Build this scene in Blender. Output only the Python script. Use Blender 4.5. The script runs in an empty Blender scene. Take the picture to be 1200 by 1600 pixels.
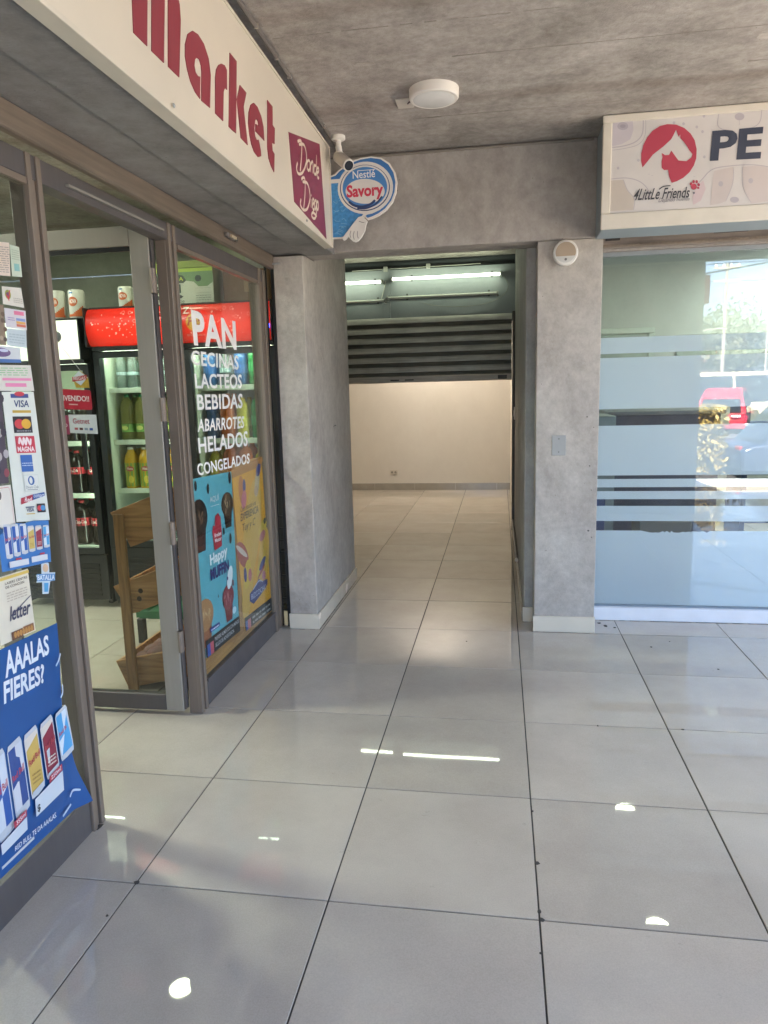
import bpy, bmesh, math, random
from mathutils import Vector, Matrix
random.seed(7)
R = math.radians
scn = bpy.context.scene
COL = scn.collection

# ------------------------------------------------------------------ camera
cam_d = bpy.data.cameras.new('camera')
cam = bpy.data.objects.new('camera', cam_d)
COL.objects.link(cam)
cam_d.sensor_fit = 'VERTICAL'
cam_d.sensor_height = 32.0
cam_d.lens = 32.0 * 1111.95 / 1600.0
cam_d.clip_start = 0.05
cam_d.clip_end = 900
yaw, pitch, roll = 0.16333, 0.16793, 0.02601
f = Vector((-math.sin(yaw) * math.cos(pitch), math.cos(yaw) * math.cos(pitch), -math.sin(pitch)))
r0 = Vector((math.cos(yaw), math.sin(yaw), 0))
d0 = f.cross(r0)
r1 = math.cos(roll) * r0 + math.sin(roll) * d0
d1 = -math.sin(roll) * r0 + math.cos(roll) * d0
M = Matrix((r1, -d1, -f)).transposed().to_4x4()
M.translation = Vector((1.0891, -1.7928, 1.4527))
cam.matrix_world = M
scn.camera = cam

# ------------------------------------------------------------------ light
w = bpy.data.worlds.new('World')
scn.world = w
w.use_nodes = True
nt = w.node_tree
sky = nt.nodes.new('ShaderNodeTexSky')
sky.sky_type = 'NISHITA'
sky.sun_disc = False
SUN_EL, SUN_AZ = 56.0, -22.0          # azimuth from +Y towards +X
sky.sun_elevation = R(SUN_EL)
sky.sun_rotation = R(SUN_AZ)
sky.air_density = 0.7
sky.dust_density = 3.5
sky.ozone_density = 0.4
bg = nt.nodes['Background']
nt.links.new(sky.outputs[0], bg.inputs[0])
bg.inputs[1].default_value = 0.105
sl = bpy.data.lights.new('sun', 'SUN')
sl.energy = 5.0
sl.angle = R(0.5)
sl.color = (1.0, 0.92, 0.80)
so = bpy.data.objects.new('sun', sl)
COL.objects.link(so)
sd = Vector((math.sin(R(SUN_AZ)) * math.cos(R(SUN_EL)), math.cos(R(SUN_AZ)) * math.cos(R(SUN_EL)), math.sin(R(SUN_EL))))
so.rotation_euler = sd.to_track_quat('Z', 'Y').to_euler()
so.location = (0, 0, 12)
scn.view_settings.view_transform = 'Standard'
scn.view_settings.look = 'None'
scn.view_settings.gamma = 1.0
scn.view_settings.use_curve_mapping = False
scn.view_settings.exposure = 4.0
scn.cycles.max_bounces = 10
scn.cycles.diffuse_bounces = 5
scn.cycles.glossy_bounces = 5
scn.cycles.transparent_max_bounces = 24
scn.cycles.transmission_bounces = 8

# ------------------------------------------------------------------ materials
def lin(h):
    h = h.lstrip('#')
    c = [int(h[i:i + 2], 16) / 255 for i in (0, 2, 4)]
    return tuple((x / 12.92 if x <= 0.04045 else ((x + 0.055) / 1.055) ** 2.4) for x in c) + (1,)

_cache = {}
def paint(h, rough=0.45, metal=0.0, var=0.06, scale=9.0, emit=0.0):
    """painted / plastic / printed colour with a little wear"""
    k = (h, rough, metal, var, scale, emit)
    if k in _cache: return _cache[k]
    m = bpy.data.materials.new('paint_' + h.lstrip('#'))
    m.use_nodes = True
    t = m.node_tree; b = t.nodes['Principled BSDF']
    c = lin(h)
    if var > 0:
        g = t.nodes.new('ShaderNodeNewGeometry')
        n = t.nodes.new('ShaderNodeTexNoise'); n.inputs['Scale'].default_value = scale; n.inputs['Detail'].default_value = 6
        t.links.new(g.outputs['Position'], n.inputs['Vector'])
        rp = t.nodes.new('ShaderNodeValToRGB')
        rp.color_ramp.elements[0].position = 0.3; rp.color_ramp.elements[1].position = 0.7
        rp.color_ramp.elements[0].color = tuple(x * (1 - var) for x in c[:3]) + (1,)
        rp.color_ramp.elements[1].color = tuple(min(1, x * (1 + var)) for x in c[:3]) + (1,)
        t.links.new(n.outputs[0], rp.inputs[0]); t.links.new(rp.outputs[0], b.inputs['Base Color'])
        mr = t.nodes.new('ShaderNodeMapRange')
        mr.inputs[3].default_value = max(0.03, rough - 0.08); mr.inputs[4].default_value = min(1, rough + 0.08)
        t.links.new(n.outputs[0], mr.inputs[0]); t.links.new(mr.outputs[0], b.inputs['Roughness'])
    else:
        b.inputs['Base Color'].default_value = c
        b.inputs['Roughness'].default_value = rough
    b.inputs['Metallic'].default_value = metal
    if emit > 0:
        b.inputs['Emission Color'].default_value = c
        b.inputs['Emission Strength'].default_value = emit
    _cache[k] = m
    return m

def glow(name, h, s):
    m = bpy.data.materials.new(name); m.use_nodes = True
    b = m.node_tree.nodes['Principled BSDF']
    b.inputs['Base Color'].default_value = (0.8, 0.8, 0.8, 1)
    b.inputs['Emission Color'].default_value = lin(h)
    b.inputs['Emission Strength'].default_value = s * 0.43
    return m

def concrete(name, a, b_, c_, scale=1.6, rough=0.75, bump=0.15, pores=True, seams=None, mott=0.55):
    """cast or trowelled concrete: broad clouds, small clouds, dark pores"""
    m = bpy.data.materials.new(name); m.use_nodes = True
    t = m.node_tree; p = t.nodes['Principled BSDF']; N = t.nodes.new; Lk = t.links.new
    g = N('ShaderNodeNewGeometry')
    mp = N('ShaderNodeMapping'); mp.inputs['Scale'].default_value = (1, 1, 0.8)
    Lk(g.outputs['Position'], mp.inputs['Vector'])
    n1 = N('ShaderNodeTexNoise'); n1.inputs['Scale'].default_value = scale; n1.inputs['Detail'].default_value = 12; n1.inputs['Roughness'].default_value = 0.7; n1.inputs['Distortion'].default_value = 0.3
    n2 = N('ShaderNodeTexNoise'); n2.inputs['Scale'].default_value = scale * 7; n2.inputs['Detail'].default_value = 10; n2.inputs['Roughness'].default_value = 0.75
    n3 = N('ShaderNodeTexNoise'); n3.inputs['Scale'].default_value = scale * 60; n3.inputs['Detail'].default_value = 3
    for n in (n1, n2, n3): Lk(mp.outputs[0], n.inputs['Vector'])
    r1 = N('ShaderNodeValToRGB'); e = r1.color_ramp.elements
    e[0].position = 0.33; e[0].color = lin(a); e[1].position = 0.68; e[1].color = lin(c_)
    x = e.new(0.5); x.color = lin(b_)
    Lk(n1.outputs[0], r1.inputs[0])
    r2 = N('ShaderNodeValToRGB'); r2.color_ramp.elements[0].position = 0.32; r2.color_ramp.elements[1].position = 0.62
    r2.color_ramp.elements[0].color = (0.62, 0.60, 0.58, 1); r2.color_ramp.elements[1].color = (1.08, 1.08, 1.08, 1)
    Lk(n2.outputs[0], r2.inputs[0])
    mx = N('ShaderNodeMix'); mx.data_type = 'RGBA'; mx.blend_type = 'MULTIPLY'; mx.inputs[0].default_value = mott
    Lk(r1.outputs[0], mx.inputs[6]); Lk(r2.outputs[0], mx.inputs[7])
    col = mx.outputs[2]
    if pores:
        v = N('ShaderNodeTexVoronoi'); v.inputs['Scale'].default_value = 34; Lk(mp.outputs[0], v.inputs['Vector'])
        r3 = N('ShaderNodeValToRGB'); r3.color_ramp.elements[0].position = 0.05; r3.color_ramp.elements[1].position = 0.12
        r3.color_ramp.elements[0].color = (0.45, 0.43, 0.42, 1); r3.color_ramp.elements[1].color = (1, 1, 1, 1)
        Lk(v.outputs['Distance'], r3.inputs[0])
        m2 = N('ShaderNodeMix'); m2.data_type = 'RGBA'; m2.blend_type = 'MULTIPLY'
        ms = N('ShaderNodeMath'); ms.operation = 'GREATER_THAN'; ms.inputs[1].default_value = 0.56
        Lk(n2.outputs[0], ms.inputs[0]); Lk(ms.outputs[0], m2.inputs[0])
        Lk(col, m2.inputs[6]); Lk(r3.outputs[0], m2.inputs[7]); col = m2.outputs[2]
    if seams:
        # board marks left by the shuttering
        wv = N('ShaderNodeTexWave'); wv.wave_type = 'BANDS'; wv.bands_direction = seams; wv.inputs['Scale'].default_value = 0.36; wv.inputs['Distortion'].default_value = 0.9; wv.inputs['Detail'].default_value = 3
        Lk(g.outputs['Position'], wv.inputs['Vector'])
        r4 = N('ShaderNodeValToRGB'); r4.color_ramp.elements[0].position = 0.0; r4.color_ramp.elements[1].position = 0.06
        r4.color_ramp.elements[0].color = (0.72, 0.68, 0.64, 1); r4.color_ramp.elements[1].color = (1, 1, 1, 1)
        Lk(wv.outputs[0], r4.inputs[0])
        m4 = N('ShaderNodeMix'); m4.data_type = 'RGBA'; m4.blend_type = 'MULTIPLY'; m4.inputs[0].default_value = 0.7
        Lk(col, m4.inputs[6]); Lk(r4.outputs[0], m4.inputs[7]); col = m4.outputs[2]
    Lk(col, p.inputs['Base Color'])
    p.inputs['Roughness'].default_value = rough
    ad = N('ShaderNodeMath'); ad.operation = 'ADD'; Lk(n2.outputs[0], ad.inputs[0]); Lk(n3.outputs[0], ad.inputs[1])
    bp = N('ShaderNodeBump'); bp.inputs['Strength'].default_value = bump; bp.inputs['Distance'].default_value = 0.01
    Lk(ad.outputs[0], bp.inputs['Height']); Lk(bp.outputs[0], p.inputs['Normal'])
    return m

def metal(name, h, rough=0.4, mt=0.6, streak=(1, 1, 0.06), var=0.14):
    """anodised / painted metal profile with drawn streaks and grime"""
    m = bpy.data.materials.new(name); m.use_nodes = True
    t = m.node_tree; p = t.nodes['Principled BSDF']; N = t.nodes.new; Lk = t.links.new
    g = N('ShaderNodeNewGeometry'); mp = N('ShaderNodeMapping'); mp.inputs['Scale'].default_value = streak
    Lk(g.outputs['Position'], mp.inputs['Vector'])
    n1 = N('ShaderNodeTexNoise'); n1.inputs['Scale'].default_value = 70; n1.inputs['Detail'].default_value = 4; Lk(mp.outputs[0], n1.inputs['Vector'])
    n2 = N('ShaderNodeTexNoise'); n2.inputs['Scale'].default_value = 5; n2.inputs['Detail'].default_value = 7; Lk(g.outputs['Position'], n2.inputs['Vector'])
    ad = N('ShaderNodeMath'); ad.operation = 'ADD'; Lk(n1.outputs[0], ad.inputs[0]); Lk(n2.outputs[0], ad.inputs[1])
    mr = N('ShaderNodeMapRange'); mr.inputs[1].default_value = 0.7; mr.inputs[2].default_value = 1.3; mr.inputs[3].default_value = 1 - var; mr.inputs[4].default_value = 1 + var
    Lk(ad.outputs[0], mr.inputs[0])
    mx = N('ShaderNodeMix'); mx.data_type = 'RGBA'; mx.blend_type = 'MULTIPLY'; mx.inputs[0].default_value = 1
    mx.inputs[6].default_value = lin(h); Lk(mr.outputs[0], mx.inputs[7]); Lk(mx.outputs[2], p.inputs['Base Color'])
    p.inputs['Metallic'].default_value = mt
    m2 = N('ShaderNodeMapRange'); m2.inputs[1].default_value = 0.3; m2.inputs[2].default_value = 0.7; m2.inputs[3].default_value = rough - 0.1; m2.inputs[4].default_value = rough + 0.15
    Lk(n2.outputs[0], m2.inputs[0]); Lk(m2.outputs[0], p.inputs['Roughness'])
    return m

def glass(name, tint=(0.93, 0.96, 0.95, 1), f0=0.05, rough=0.0):
    """thin pane: what lies behind shows through, the angle sets how much it mirrors"""
    m = bpy.data.materials.new(name); m.use_nodes = True
    t = m.node_tree; N = t.nodes.new; Lk = t.links.new
    t.nodes.remove(t.nodes['Principled BSDF'])
    out = t.nodes['Material Output']
    lw = N('ShaderNodeLayerWeight'); lw.inputs[0].default_value = 0.5
    pw = N('ShaderNodeMath'); pw.operation = 'POWER'; pw.inputs[1].default_value = 5; Lk(lw.outputs['Facing'], pw.inputs[0])
    ma = N('ShaderNodeMath'); ma.operation = 'MULTIPLY_ADD'; ma.inputs[1].default_value = 1 - f0; ma.inputs[2].default_value = f0; Lk(pw.outputs[0], ma.inputs[0])
    tr = N('ShaderNodeBsdfTransparent'); tr.inputs[0].default_value = tint
    gl = N('ShaderNodeBsdfGlossy'); gl.inputs['Roughness'].default_value = rough
    mx = N('ShaderNodeMixShader'); Lk(ma.outputs[0], mx.inputs[0]); Lk(tr.outputs[0], mx.inputs[1]); Lk(gl.outputs[0], mx.inputs[2])
    Lk(mx.outputs[0], out.inputs[0])
    return m

def liquid(name, h, see=0.5, rough=0.08):
    """drink in a clear plastic bottle"""
    m = bpy.data.materials.new(name); m.use_nodes = True
    t = m.node_tree; N = t.nodes.new; Lk = t.links.new
    p = t.nodes['Principled BSDF']; p.inputs['Base Color'].default_value = lin(h); p.inputs['Roughness'].default_value = rough
    tr = N('ShaderNodeBsdfTransparent'); c = lin(h); tr.inputs[0].default_value = tuple(0.4 + 0.6 * x for x in c[:3]) + (1,)
    mx = N('ShaderNodeMixShader'); mx.inputs[0].default_value = see
    Lk(p.outputs[0], mx.inputs[1]); Lk(tr.outputs[0], mx.inputs[2]); Lk(mx.outputs[0], t.nodes['Material Output'].inputs[0])
    return m

def frosted(name):
    m = bpy.data.materials.new(name); m.use_nodes = True
    t = m.node_tree; N = t.nodes.new; Lk = t.links.new
    t.nodes.remove(t.nodes['Principled BSDF'])
    g = N('ShaderNodeNewGeometry'); n = N('ShaderNodeTexNoise'); n.inputs['Scale'].default_value = 2.2; n.inputs['Detail'].default_value = 5
    Lk(g.outputs['Position'], n.inputs['Vector'])
    rp = N('ShaderNodeValToRGB'); rp.color_ramp.elements[0].color = (0.80, 0.85, 0.87, 1); rp.color_ramp.elements[1].color = (0.86, 0.90, 0.92, 1)
    Lk(n.outputs[0], rp.inputs[0])
    df = N('ShaderNodeBsdfDiffuse'); Lk(rp.outputs[0], df.inputs[0])
    tl = N('ShaderNodeBsdfTranslucent'); tl.inputs[0].default_value = (0.75, 0.85, 0.88, 1)
    m1 = N('ShaderNodeMixShader'); m1.inputs[0].default_value = 0.3; Lk(df.outputs[0], m1.inputs[1]); Lk(tl.outputs[0], m1.inputs[2])
    tr = N('ShaderNodeBsdfTransparent')
    m2 = N('ShaderNodeMixShader'); m2.inputs[0].default_value = 0.08; Lk(m1.outputs[0], m2.inputs[1]); Lk(tr.outputs[0], m2.inputs[2])
    Lk(m2.outputs[0], t.nodes['Material Output'].inputs[0])
    return m

def tile_mat():
    m = bpy.data.materials.new('polished_porcelain'); m.use_nodes = True
    t = m.node_tree; p = t.nodes['Principled BSDF']; N = t.nodes.new; Lk = t.links.new
    g = N('ShaderNodeNewGeometry'); oi = N('ShaderNodeObjectInfo')
    ofs = N('ShaderNodeVectorMath'); ofs.operation = 'SCALE'; ofs.inputs[0].default_value = (7.1, 3.3, 1.7); Lk(oi.outputs['Random'], ofs.inputs['Scale'])
    ad = N('ShaderNodeVectorMath'); Lk(g.outputs['Position'], ad.inputs[0]); Lk(ofs.outputs[0], ad.inputs[1])
    n1 = N('ShaderNodeTexNoise'); n1.inputs['Scale'].default_value = 3.0; n1.inputs['Detail'].default_value = 8; n1.inputs['Roughness'].default_value = 0.65; Lk(ad.outputs[0], n1.inputs['Vector'])
    n2 = N('ShaderNodeTexNoise'); n2.inputs['Scale'].default_value = 260; n2.inputs['Detail'].default_value = 2; Lk(ad.outputs[0], n2.inputs['Vector'])
    r1 = N('ShaderNodeValToRGB'); e = r1.color_ramp.elements
    e[0].position = 0.3; e[0].color = lin('#b8aea0'); e[1].position = 0.7; e[1].color = lin('#c6bdae')
    Lk(n1.outputs[0], r1.inputs[0])
    mr = N('ShaderNodeMapRange'); mr.inputs[1].default_value = 0.3; mr.inputs[2].default_value = 0.7; mr.inputs[3].default_value = 0.93; mr.inputs[4].default_value = 1.05; Lk(n2.outputs[0], mr.inputs[0])
    m3 = N('ShaderNodeMapRange'); m3.inputs[3].default_value = 0.92; m3.inputs[4].default_value = 1.05; Lk(oi.outputs['Random'], m3.inputs[0])
    mu = N('ShaderNodeMath'); mu.operation = 'MULTIPLY'; Lk(mr.outputs[0], mu.inputs[0]); Lk(m3.outputs[0], mu.inputs[1])
    mx = N('ShaderNodeMix'); mx.data_type = 'RGBA'; mx.blend_type = 'MULTIPLY'; mx.inputs[0].default_value = 1
    Lk(r1.outputs[0], mx.inputs[6]); Lk(mu.outputs[0], mx.inputs[7])
    # scuffs and dried dirt
    n3 = N('ShaderNodeTexNoise'); n3.inputs['Scale'].default_value = 14; n3.inputs['Detail'].default_value = 9; n3.inputs['Roughness'].default_value = 0.75; Lk(g.outputs['Position'], n3.inputs['Vector'])
    r3 = N('ShaderNodeValToRGB'); r3.color_ramp.elements[0].position = 0.63; r3.color_ramp.elements[1].position = 0.80
    r3.color_ramp.elements[0].color = (0, 0, 0, 1); r3.color_ramp.elements[1].color = (1, 1, 1, 1); Lk(n3.outputs[0], r3.inputs[0])
    m5 = N('ShaderNodeMix'); m5.data_type = 'RGBA'; m5.inputs[7].default_value = lin('#6e6a63')
    fm = N('ShaderNodeMath'); fm.operation = 'MULTIPLY'; fm.inputs[1].default_value = 0.6; Lk(r3.outputs[0], fm.inputs[0]); Lk(fm.outputs[0], m5.inputs[0])
    Lk(mx.outputs[2], m5.inputs[6]); Lk(m5.outputs[2], p.inputs['Base Color'])
    m4 = N('ShaderNodeMapRange'); m4.inputs[1].default_value = 0.35; m4.inputs[2].default_value = 0.75; m4.inputs[3].default_value = 0.012; m4.inputs[4].default_value = 0.045
    Lk(n3.outputs[0], m4.inputs[0]); Lk(m4.outputs[0], p.inputs['Roughness'])
    p.inputs['IOR'].default_value = 1.55
    return m

def wood(name, a, b_, axis='X'):
    m = bpy.data.materials.new(name); m.use_nodes = True
    t = m.node_tree; p = t.nodes['Principled BSDF']; N = t.nodes.new; Lk = t.links.new
    g = N('ShaderNodeNewGeometry'); mp = N('ShaderNodeMapping')
    mp.inputs['Scale'].default_value = {'X': (1.2, 14, 14), 'Z': (14, 14, 1.2), 'Y': (14, 1.2, 14)}[axis]
    Lk(g.outputs['Position'], mp.inputs['Vector'])
    n = N('ShaderNodeTexNoise'); n.inputs['Scale'].default_value = 2.4; n.inputs['Detail'].default_value = 8; n.inputs['Distortion'].default_value = 1.2; Lk(mp.outputs[0], n.inputs['Vector'])
    r = N('ShaderNodeValToRGB'); r.color_ramp.elements[0].position = 0.32; r.color_ramp.elements[1].position = 0.66
    r.color_ramp.elements[0].color = lin(a); r.color_ramp.elements[1].color = lin(b_)
    Lk(n.outputs[0], r.inputs[0]); Lk(r.outputs[0], p.inputs['Base Color']); p.inputs['Roughness'].default_value = 0.6
    bp = N('ShaderNodeBump'); bp.inputs['Strength'].default_value = 0.2; bp.inputs['Distance'].default_value = 0.004; Lk(n.outputs[0], bp.inputs['Height']); Lk(bp.outputs[0], p.inputs['Normal'])
    return m

MT = {}
MT['ceil'] = concrete('ceiling_concrete', '#8b867f', '#a59f98', '#b8b3ac', scale=3.1, rough=0.8, bump=0.4, seams='Y', mott=0.75)
MT['beam'] = concrete('beam_concrete', '#8f8982', '#a29c95', '#b2aca4', scale=2.6, rough=0.72, bump=0.14, mott=0.5)
MT['pillar'] = concrete('pillar_concrete', '#a69e94', '#b9b2a7', '#c8c2b7', scale=3.6, rough=0.62, bump=0.16, mott=0.5)
MT['fascia'] = concrete('fascia_concrete', '#6f6d6b', '#85827f', '#94918d', scale=1.8, rough=0.8, bump=0.2)
MT['plaster'] = concrete('grey_green_plaster', '#797c70', '#888b7d', '#949788', scale=2.0, rough=0.8, bump=0.06, pores=False, mott=0.3)
MT['petwall'] = concrete('pale_shop_paint', '#a3a9a6', '#adb3b0', '#b4bab7', scale=0.8, rough=0.5, bump=0.02, pores=False, mott=0.08)
MT['cream'] = concrete('cream_paint', '#d9d3c7', '#ddd7cc', '#e0dbd0', scale=0.7, rough=0.7, bump=0.02, pores=False, mott=0.08)
MT['lintel'] = concrete('dark_grey_paint', '#7f888a', '#878f91', '#8f9698', scale=1.4, rough=0.7, bump=0.04, pores=False, mott=0.08)
MT['corr'] = concrete('corridor_plaster', '#8f918c', '#a09f9b', '#adaca7', scale=1.8, rough=0.75, bump=0.06)
MT['pave'] = concrete('pavement_concrete', '#a7a49c', '#b5b2aa', '#c0bdb6', scale=0.8, rough=0.9, bump=0.2)
MT['asphalt'] = concrete('asphalt', '#3a3a3b', '#454546', '#4f4f50', scale=0.6, rough=0.9, bump=0.3)
MT['grout'] = paint('#3f3c38', 0.9, var=0.2, scale=40)
MT['tile'] = tile_mat()
MT['skirt'] = paint('#d9cfba', 0.25, var=0.05, scale=5)
MT['alu'] = metal('bronze_aluminium', '#85786b', 0.45, 0.35, var=0.04)
MT['aludark'] = metal('dark_aluminium', '#676260', 0.45, 0.4, var=0.06)
MT['aludoor'] = metal('door_aluminium', '#9a958a', 0.5, 0.15, var=0.04)
MT['bar'] = metal('shutter_bar_metal', '#85786a', 0.5, 0.4, streak=(1, 0.06, 1), var=0.22)
MT['slat'] = metal('shutter_slat_metal', '#bcbcb4', 0.42, 0.12, streak=(0.06, 1, 1), var=0.25)
MT['black'] = paint('#17181a', 0.4, var=0.15)
MT['white'] = paint('#dedbd2', 0.4, var=0.04)
MT['sill'] = paint('#e6e8ea', 0.35, var=0.04)
MT['glass'] = glass('window_glass')
MT['petglass'] = glass('shop_window_glass', (0.93, 0.96, 0.97, 1), 0.085)
MT['frost'] = frosted('frosted_film')
MT['wood'] = wood('pine_board', '#8a5f36', '#bd8a54', 'X')
MT['woodz'] = wood('pine_post', '#805831', '#ad7f4c', 'Z')
MT['steel'] = metal('steel', '#a8a8a6', 0.3, 0.9)

# ------------------------------------------------------------------ geometry helpers
WP = {}
class Geo:
    def __init__(s): s.v = []; s.f = []; s.m = []
    def add(s, vs, fs, mi=0):
        o = len(s.v); s.v += [tuple(x) for x in vs]
        for q in fs: s.f.append(tuple(i + o for i in q)); s.m.append(mi)
        return s
    def box(s, x0, x1, y0, y1, z0, z1, mi=0):
        return s.add([(x0, y0, z0), (x1, y0, z0), (x1, y1, z0), (x0, y1, z0), (x0, y0, z1), (x1, y0, z1), (x1, y1, z1), (x0, y1, z1)],
                     [(3, 2, 1, 0), (4, 5, 6, 7), (0, 1, 5, 4), (1, 2, 6, 5), (2, 3, 7, 6), (3, 0, 4, 7)], mi)
    def prism(s, pts, ext, mi=0):
        n = len(pts); e = Vector(ext)
        a = [Vector(p) for p in pts]
        nr = Vector((0, 0, 0))
        for i in range(n): nr += a[i].cross(a[(i + 1) % n])
        if nr.dot(e) < 0: a.reverse()
        vs = a + [p + e for p in a]
        fs = [tuple(range(n - 1, -1, -1)), tuple(range(n, 2 * n))] + [(i, (i + 1) % n, n + (i + 1) % n, n + i) for i in range(n)]
        return s.add(vs, fs, mi)
    def tube(s, pts, r, n=8, mi=0, caps=True):
        pts = [Vector(p) for p in pts]
        rs = r if isinstance(r, (list, tuple)) else [r] * len(pts)
        vs = []; fs = []
        t0 = (pts[1] - pts[0]).normalized()
        up = Vector((0, 0, 1)) if abs(t0.z) < 0.9 else Vector((1, 0, 0))
        for i, p in enumerate(pts):
            t = (pts[min(i + 1, len(pts) - 1)] - pts[max(i - 1, 0)]).normalized()
            a = t.cross(up).normalized(); b = a.cross(t).normalized()
            for k in range(n):
                an = 2 * math.pi * k / n
                vs.append(p + (a * math.cos(an) + b * math.sin(an)) * rs[i])
        for i in range(len(pts) - 1):
            for k in range(n):
                k2 = (k + 1) % n
                fs.append((i * n + k, (i + 1) * n + k, (i + 1) * n + k2, i * n + k2))
        if caps:
            fs.append(tuple(range(n))); fs.append(tuple(range(len(pts) * n - 1, (len(pts) - 1) * n - 1, -1)))
        return s.add(vs, fs, mi)
    def lathe(s, c, prof, n=16, mi=0, axis='z'):
        """prof: list of (radius, height) from bottom to top"""
        vs = []; fs = []
        for (r, h) in prof:
            for k in range(n):
                a = 2 * math.pi * k / n; x, y = r * math.cos(a), r * math.sin(a)
                if axis == 'z': vs.append((c[0] + x, c[1] + y, c[2] + h))
                elif axis == 'y': vs.append((c[0] + x, c[1] - h, c[2] + y))
                else: vs.append((c[0] + h, c[1] + x, c[2] + y))
        for i in range(len(prof) - 1):
            for k in range(n):
                k2 = (k + 1) % n
                fs.append((i * n + k, i * n + k2, (i + 1) * n + k2, (i + 1) * n + k))
        fs.append(tuple(range(n - 1, -1, -1))); fs.append(tuple(range((len(prof) - 1) * n, len(prof) * n)))
        return s.add(vs, fs, mi)
    def build(s, name, mats, parent=None, bevel=0.0, smooth=False, seg=1):
        me = bpy.data.meshes.new(name)
        org = WP[parent.name] if parent else None
        if org is None:
            xs = [v[0] for v in s.v]; ys = [v[1] for v in s.v]; zs = [v[2] for v in s.v]
            org = Vector(((min(xs) + max(xs)) / 2, (min(ys) + max(ys)) / 2, min(zs)))
        me.from_pydata([(v[0] - org[0], v[1] - org[1], v[2] - org[2]) for v in s.v], [], s.f)
        if not isinstance(mats, (list, tuple)): mats = [mats]
        for m in mats: me.materials.append(m)
        me.polygons.foreach_set('material_index', s.m)
        if bevel > 0:
            bm = bmesh.new(); bm.from_mesh(me)
            es = [e for e in bm.edges if len(e.link_faces) == 2 and e.calc_face_angle(0) > 0.6]
            bmesh.ops.bevel(bm, geom=es, offset=bevel, segments=seg, affect='EDGES', profile=0.6, clamp_overlap=True)
            bm.to_mesh(me); bm.free()
        if smooth:
            me.polygons.foreach_set('use_smooth', [True] * len(me.polygons))
            me.set_sharp_from_angle(angle=R(38))
        me.update()
        o = bpy.data.objects.new(name, me); COL.objects.link(o)
        if parent:
            o.parent = parent; WP[o.name] = Vector(org)
        else:
            o.location = org; WP[o.name] = Vector(org)
        return o

def tag(o, label=None, cat=None, group=None, kind=None):
    if label: o['label'] = label
    if cat: o['category'] = cat
    if group: o['group'] = group
    if kind: o['kind'] = kind
    return o
def thing(name, label, cat, loc, group=None, kind=None):
    o = bpy.data.objects.new(name, None); COL.objects.link(o); o.location = loc; o.empty_display_size = 0.1
    WP[o.name] = Vector(loc)
    return tag(o, label, cat, group, kind)
def kids(o): return [c for c in bpy.data.objects if c.parent == o]
def copy_tree(o, loc=None, label=None, rz=None, _p=None, ch=None):
    if ch is None:
        ch = {}
        for c in bpy.data.objects:
            if c.parent: ch.setdefault(c.parent.name, []).append(c)
    n = o.copy(); COL.objects.link(n)
    if _p is not None: n.parent = _p
    if loc is not None: n.location = loc; WP[n.name] = Vector(loc)
    if rz is not None: n.rotation_euler.z = rz
    if label: n['label'] = label
    for c in ch.get(o.name, []): copy_tree(c, _p=n, ch=ch)
    return n
def box(name, b, mat, parent=None, bevel=0.0):
    return Geo().box(*b).build(name, mat, parent, bevel)

# ------------------------------------------------------------------ flat print: sheets, strokes, lettering
_txt = {}
def text2d(s, bold=0.0, shear=0.0, space=1.0):
    k = (s, bold, shear, space)
    if k in _txt: return _txt[k]
    cu = bpy.data.curves.new('lettering', 'FONT'); cu.body = s; cu.offset = bold; cu.shear = shear; cu.resolution_u = 3; cu.space_character = space
    o = bpy.data.objects.new('lettering', cu)
    COL.objects.link(o)
    dg = bpy.context.evaluated_depsgraph_get()
    me = bpy.data.meshes.new_from_object(o.evaluated_get(dg))
    vs = [(v.co.x, v.co.y) for v in me.vertices]; fs = [tuple(p.vertices) for p in me.polygons]
    bpy.data.objects.remove(o); bpy.data.curves.remove(cu); bpy.data.meshes.remove(me)
    x0 = min(v[0] for v in vs); x1 = max(v[0] for v in vs); y0 = min(v[1] for v in vs); y1 = max(v[1] for v in vs)
    vs = [((x - x0) / (x1 - x0), (y - y0) / (y1 - y0)) for x, y in vs]
    _txt[k] = (vs, fs, (x1 - x0) / (y1 - y0))
    return _txt[k]

def smooth_pts(pts, k=5):
    if len(pts) < 3: return pts
    out = []
    P = [pts[0]] + list(pts) + [pts[-1]]
    for i in range(1, len(P) - 2):
        p0, p1, p2, p3 = P[i - 1], P[i], P[i + 1], P[i + 2]
        for j in range(k):
            t = j / k
            out.append(tuple(0.5 * (2 * b + (c - a) * t + (2 * a - 5 * b + 4 * c - d) * t * t + (3 * b - a - 3 * c + d) * t ** 3) for a, b, c, d in zip(p0, p1, p2, p3)))
    out.append(tuple(pts[-1]))
    return out

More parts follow.
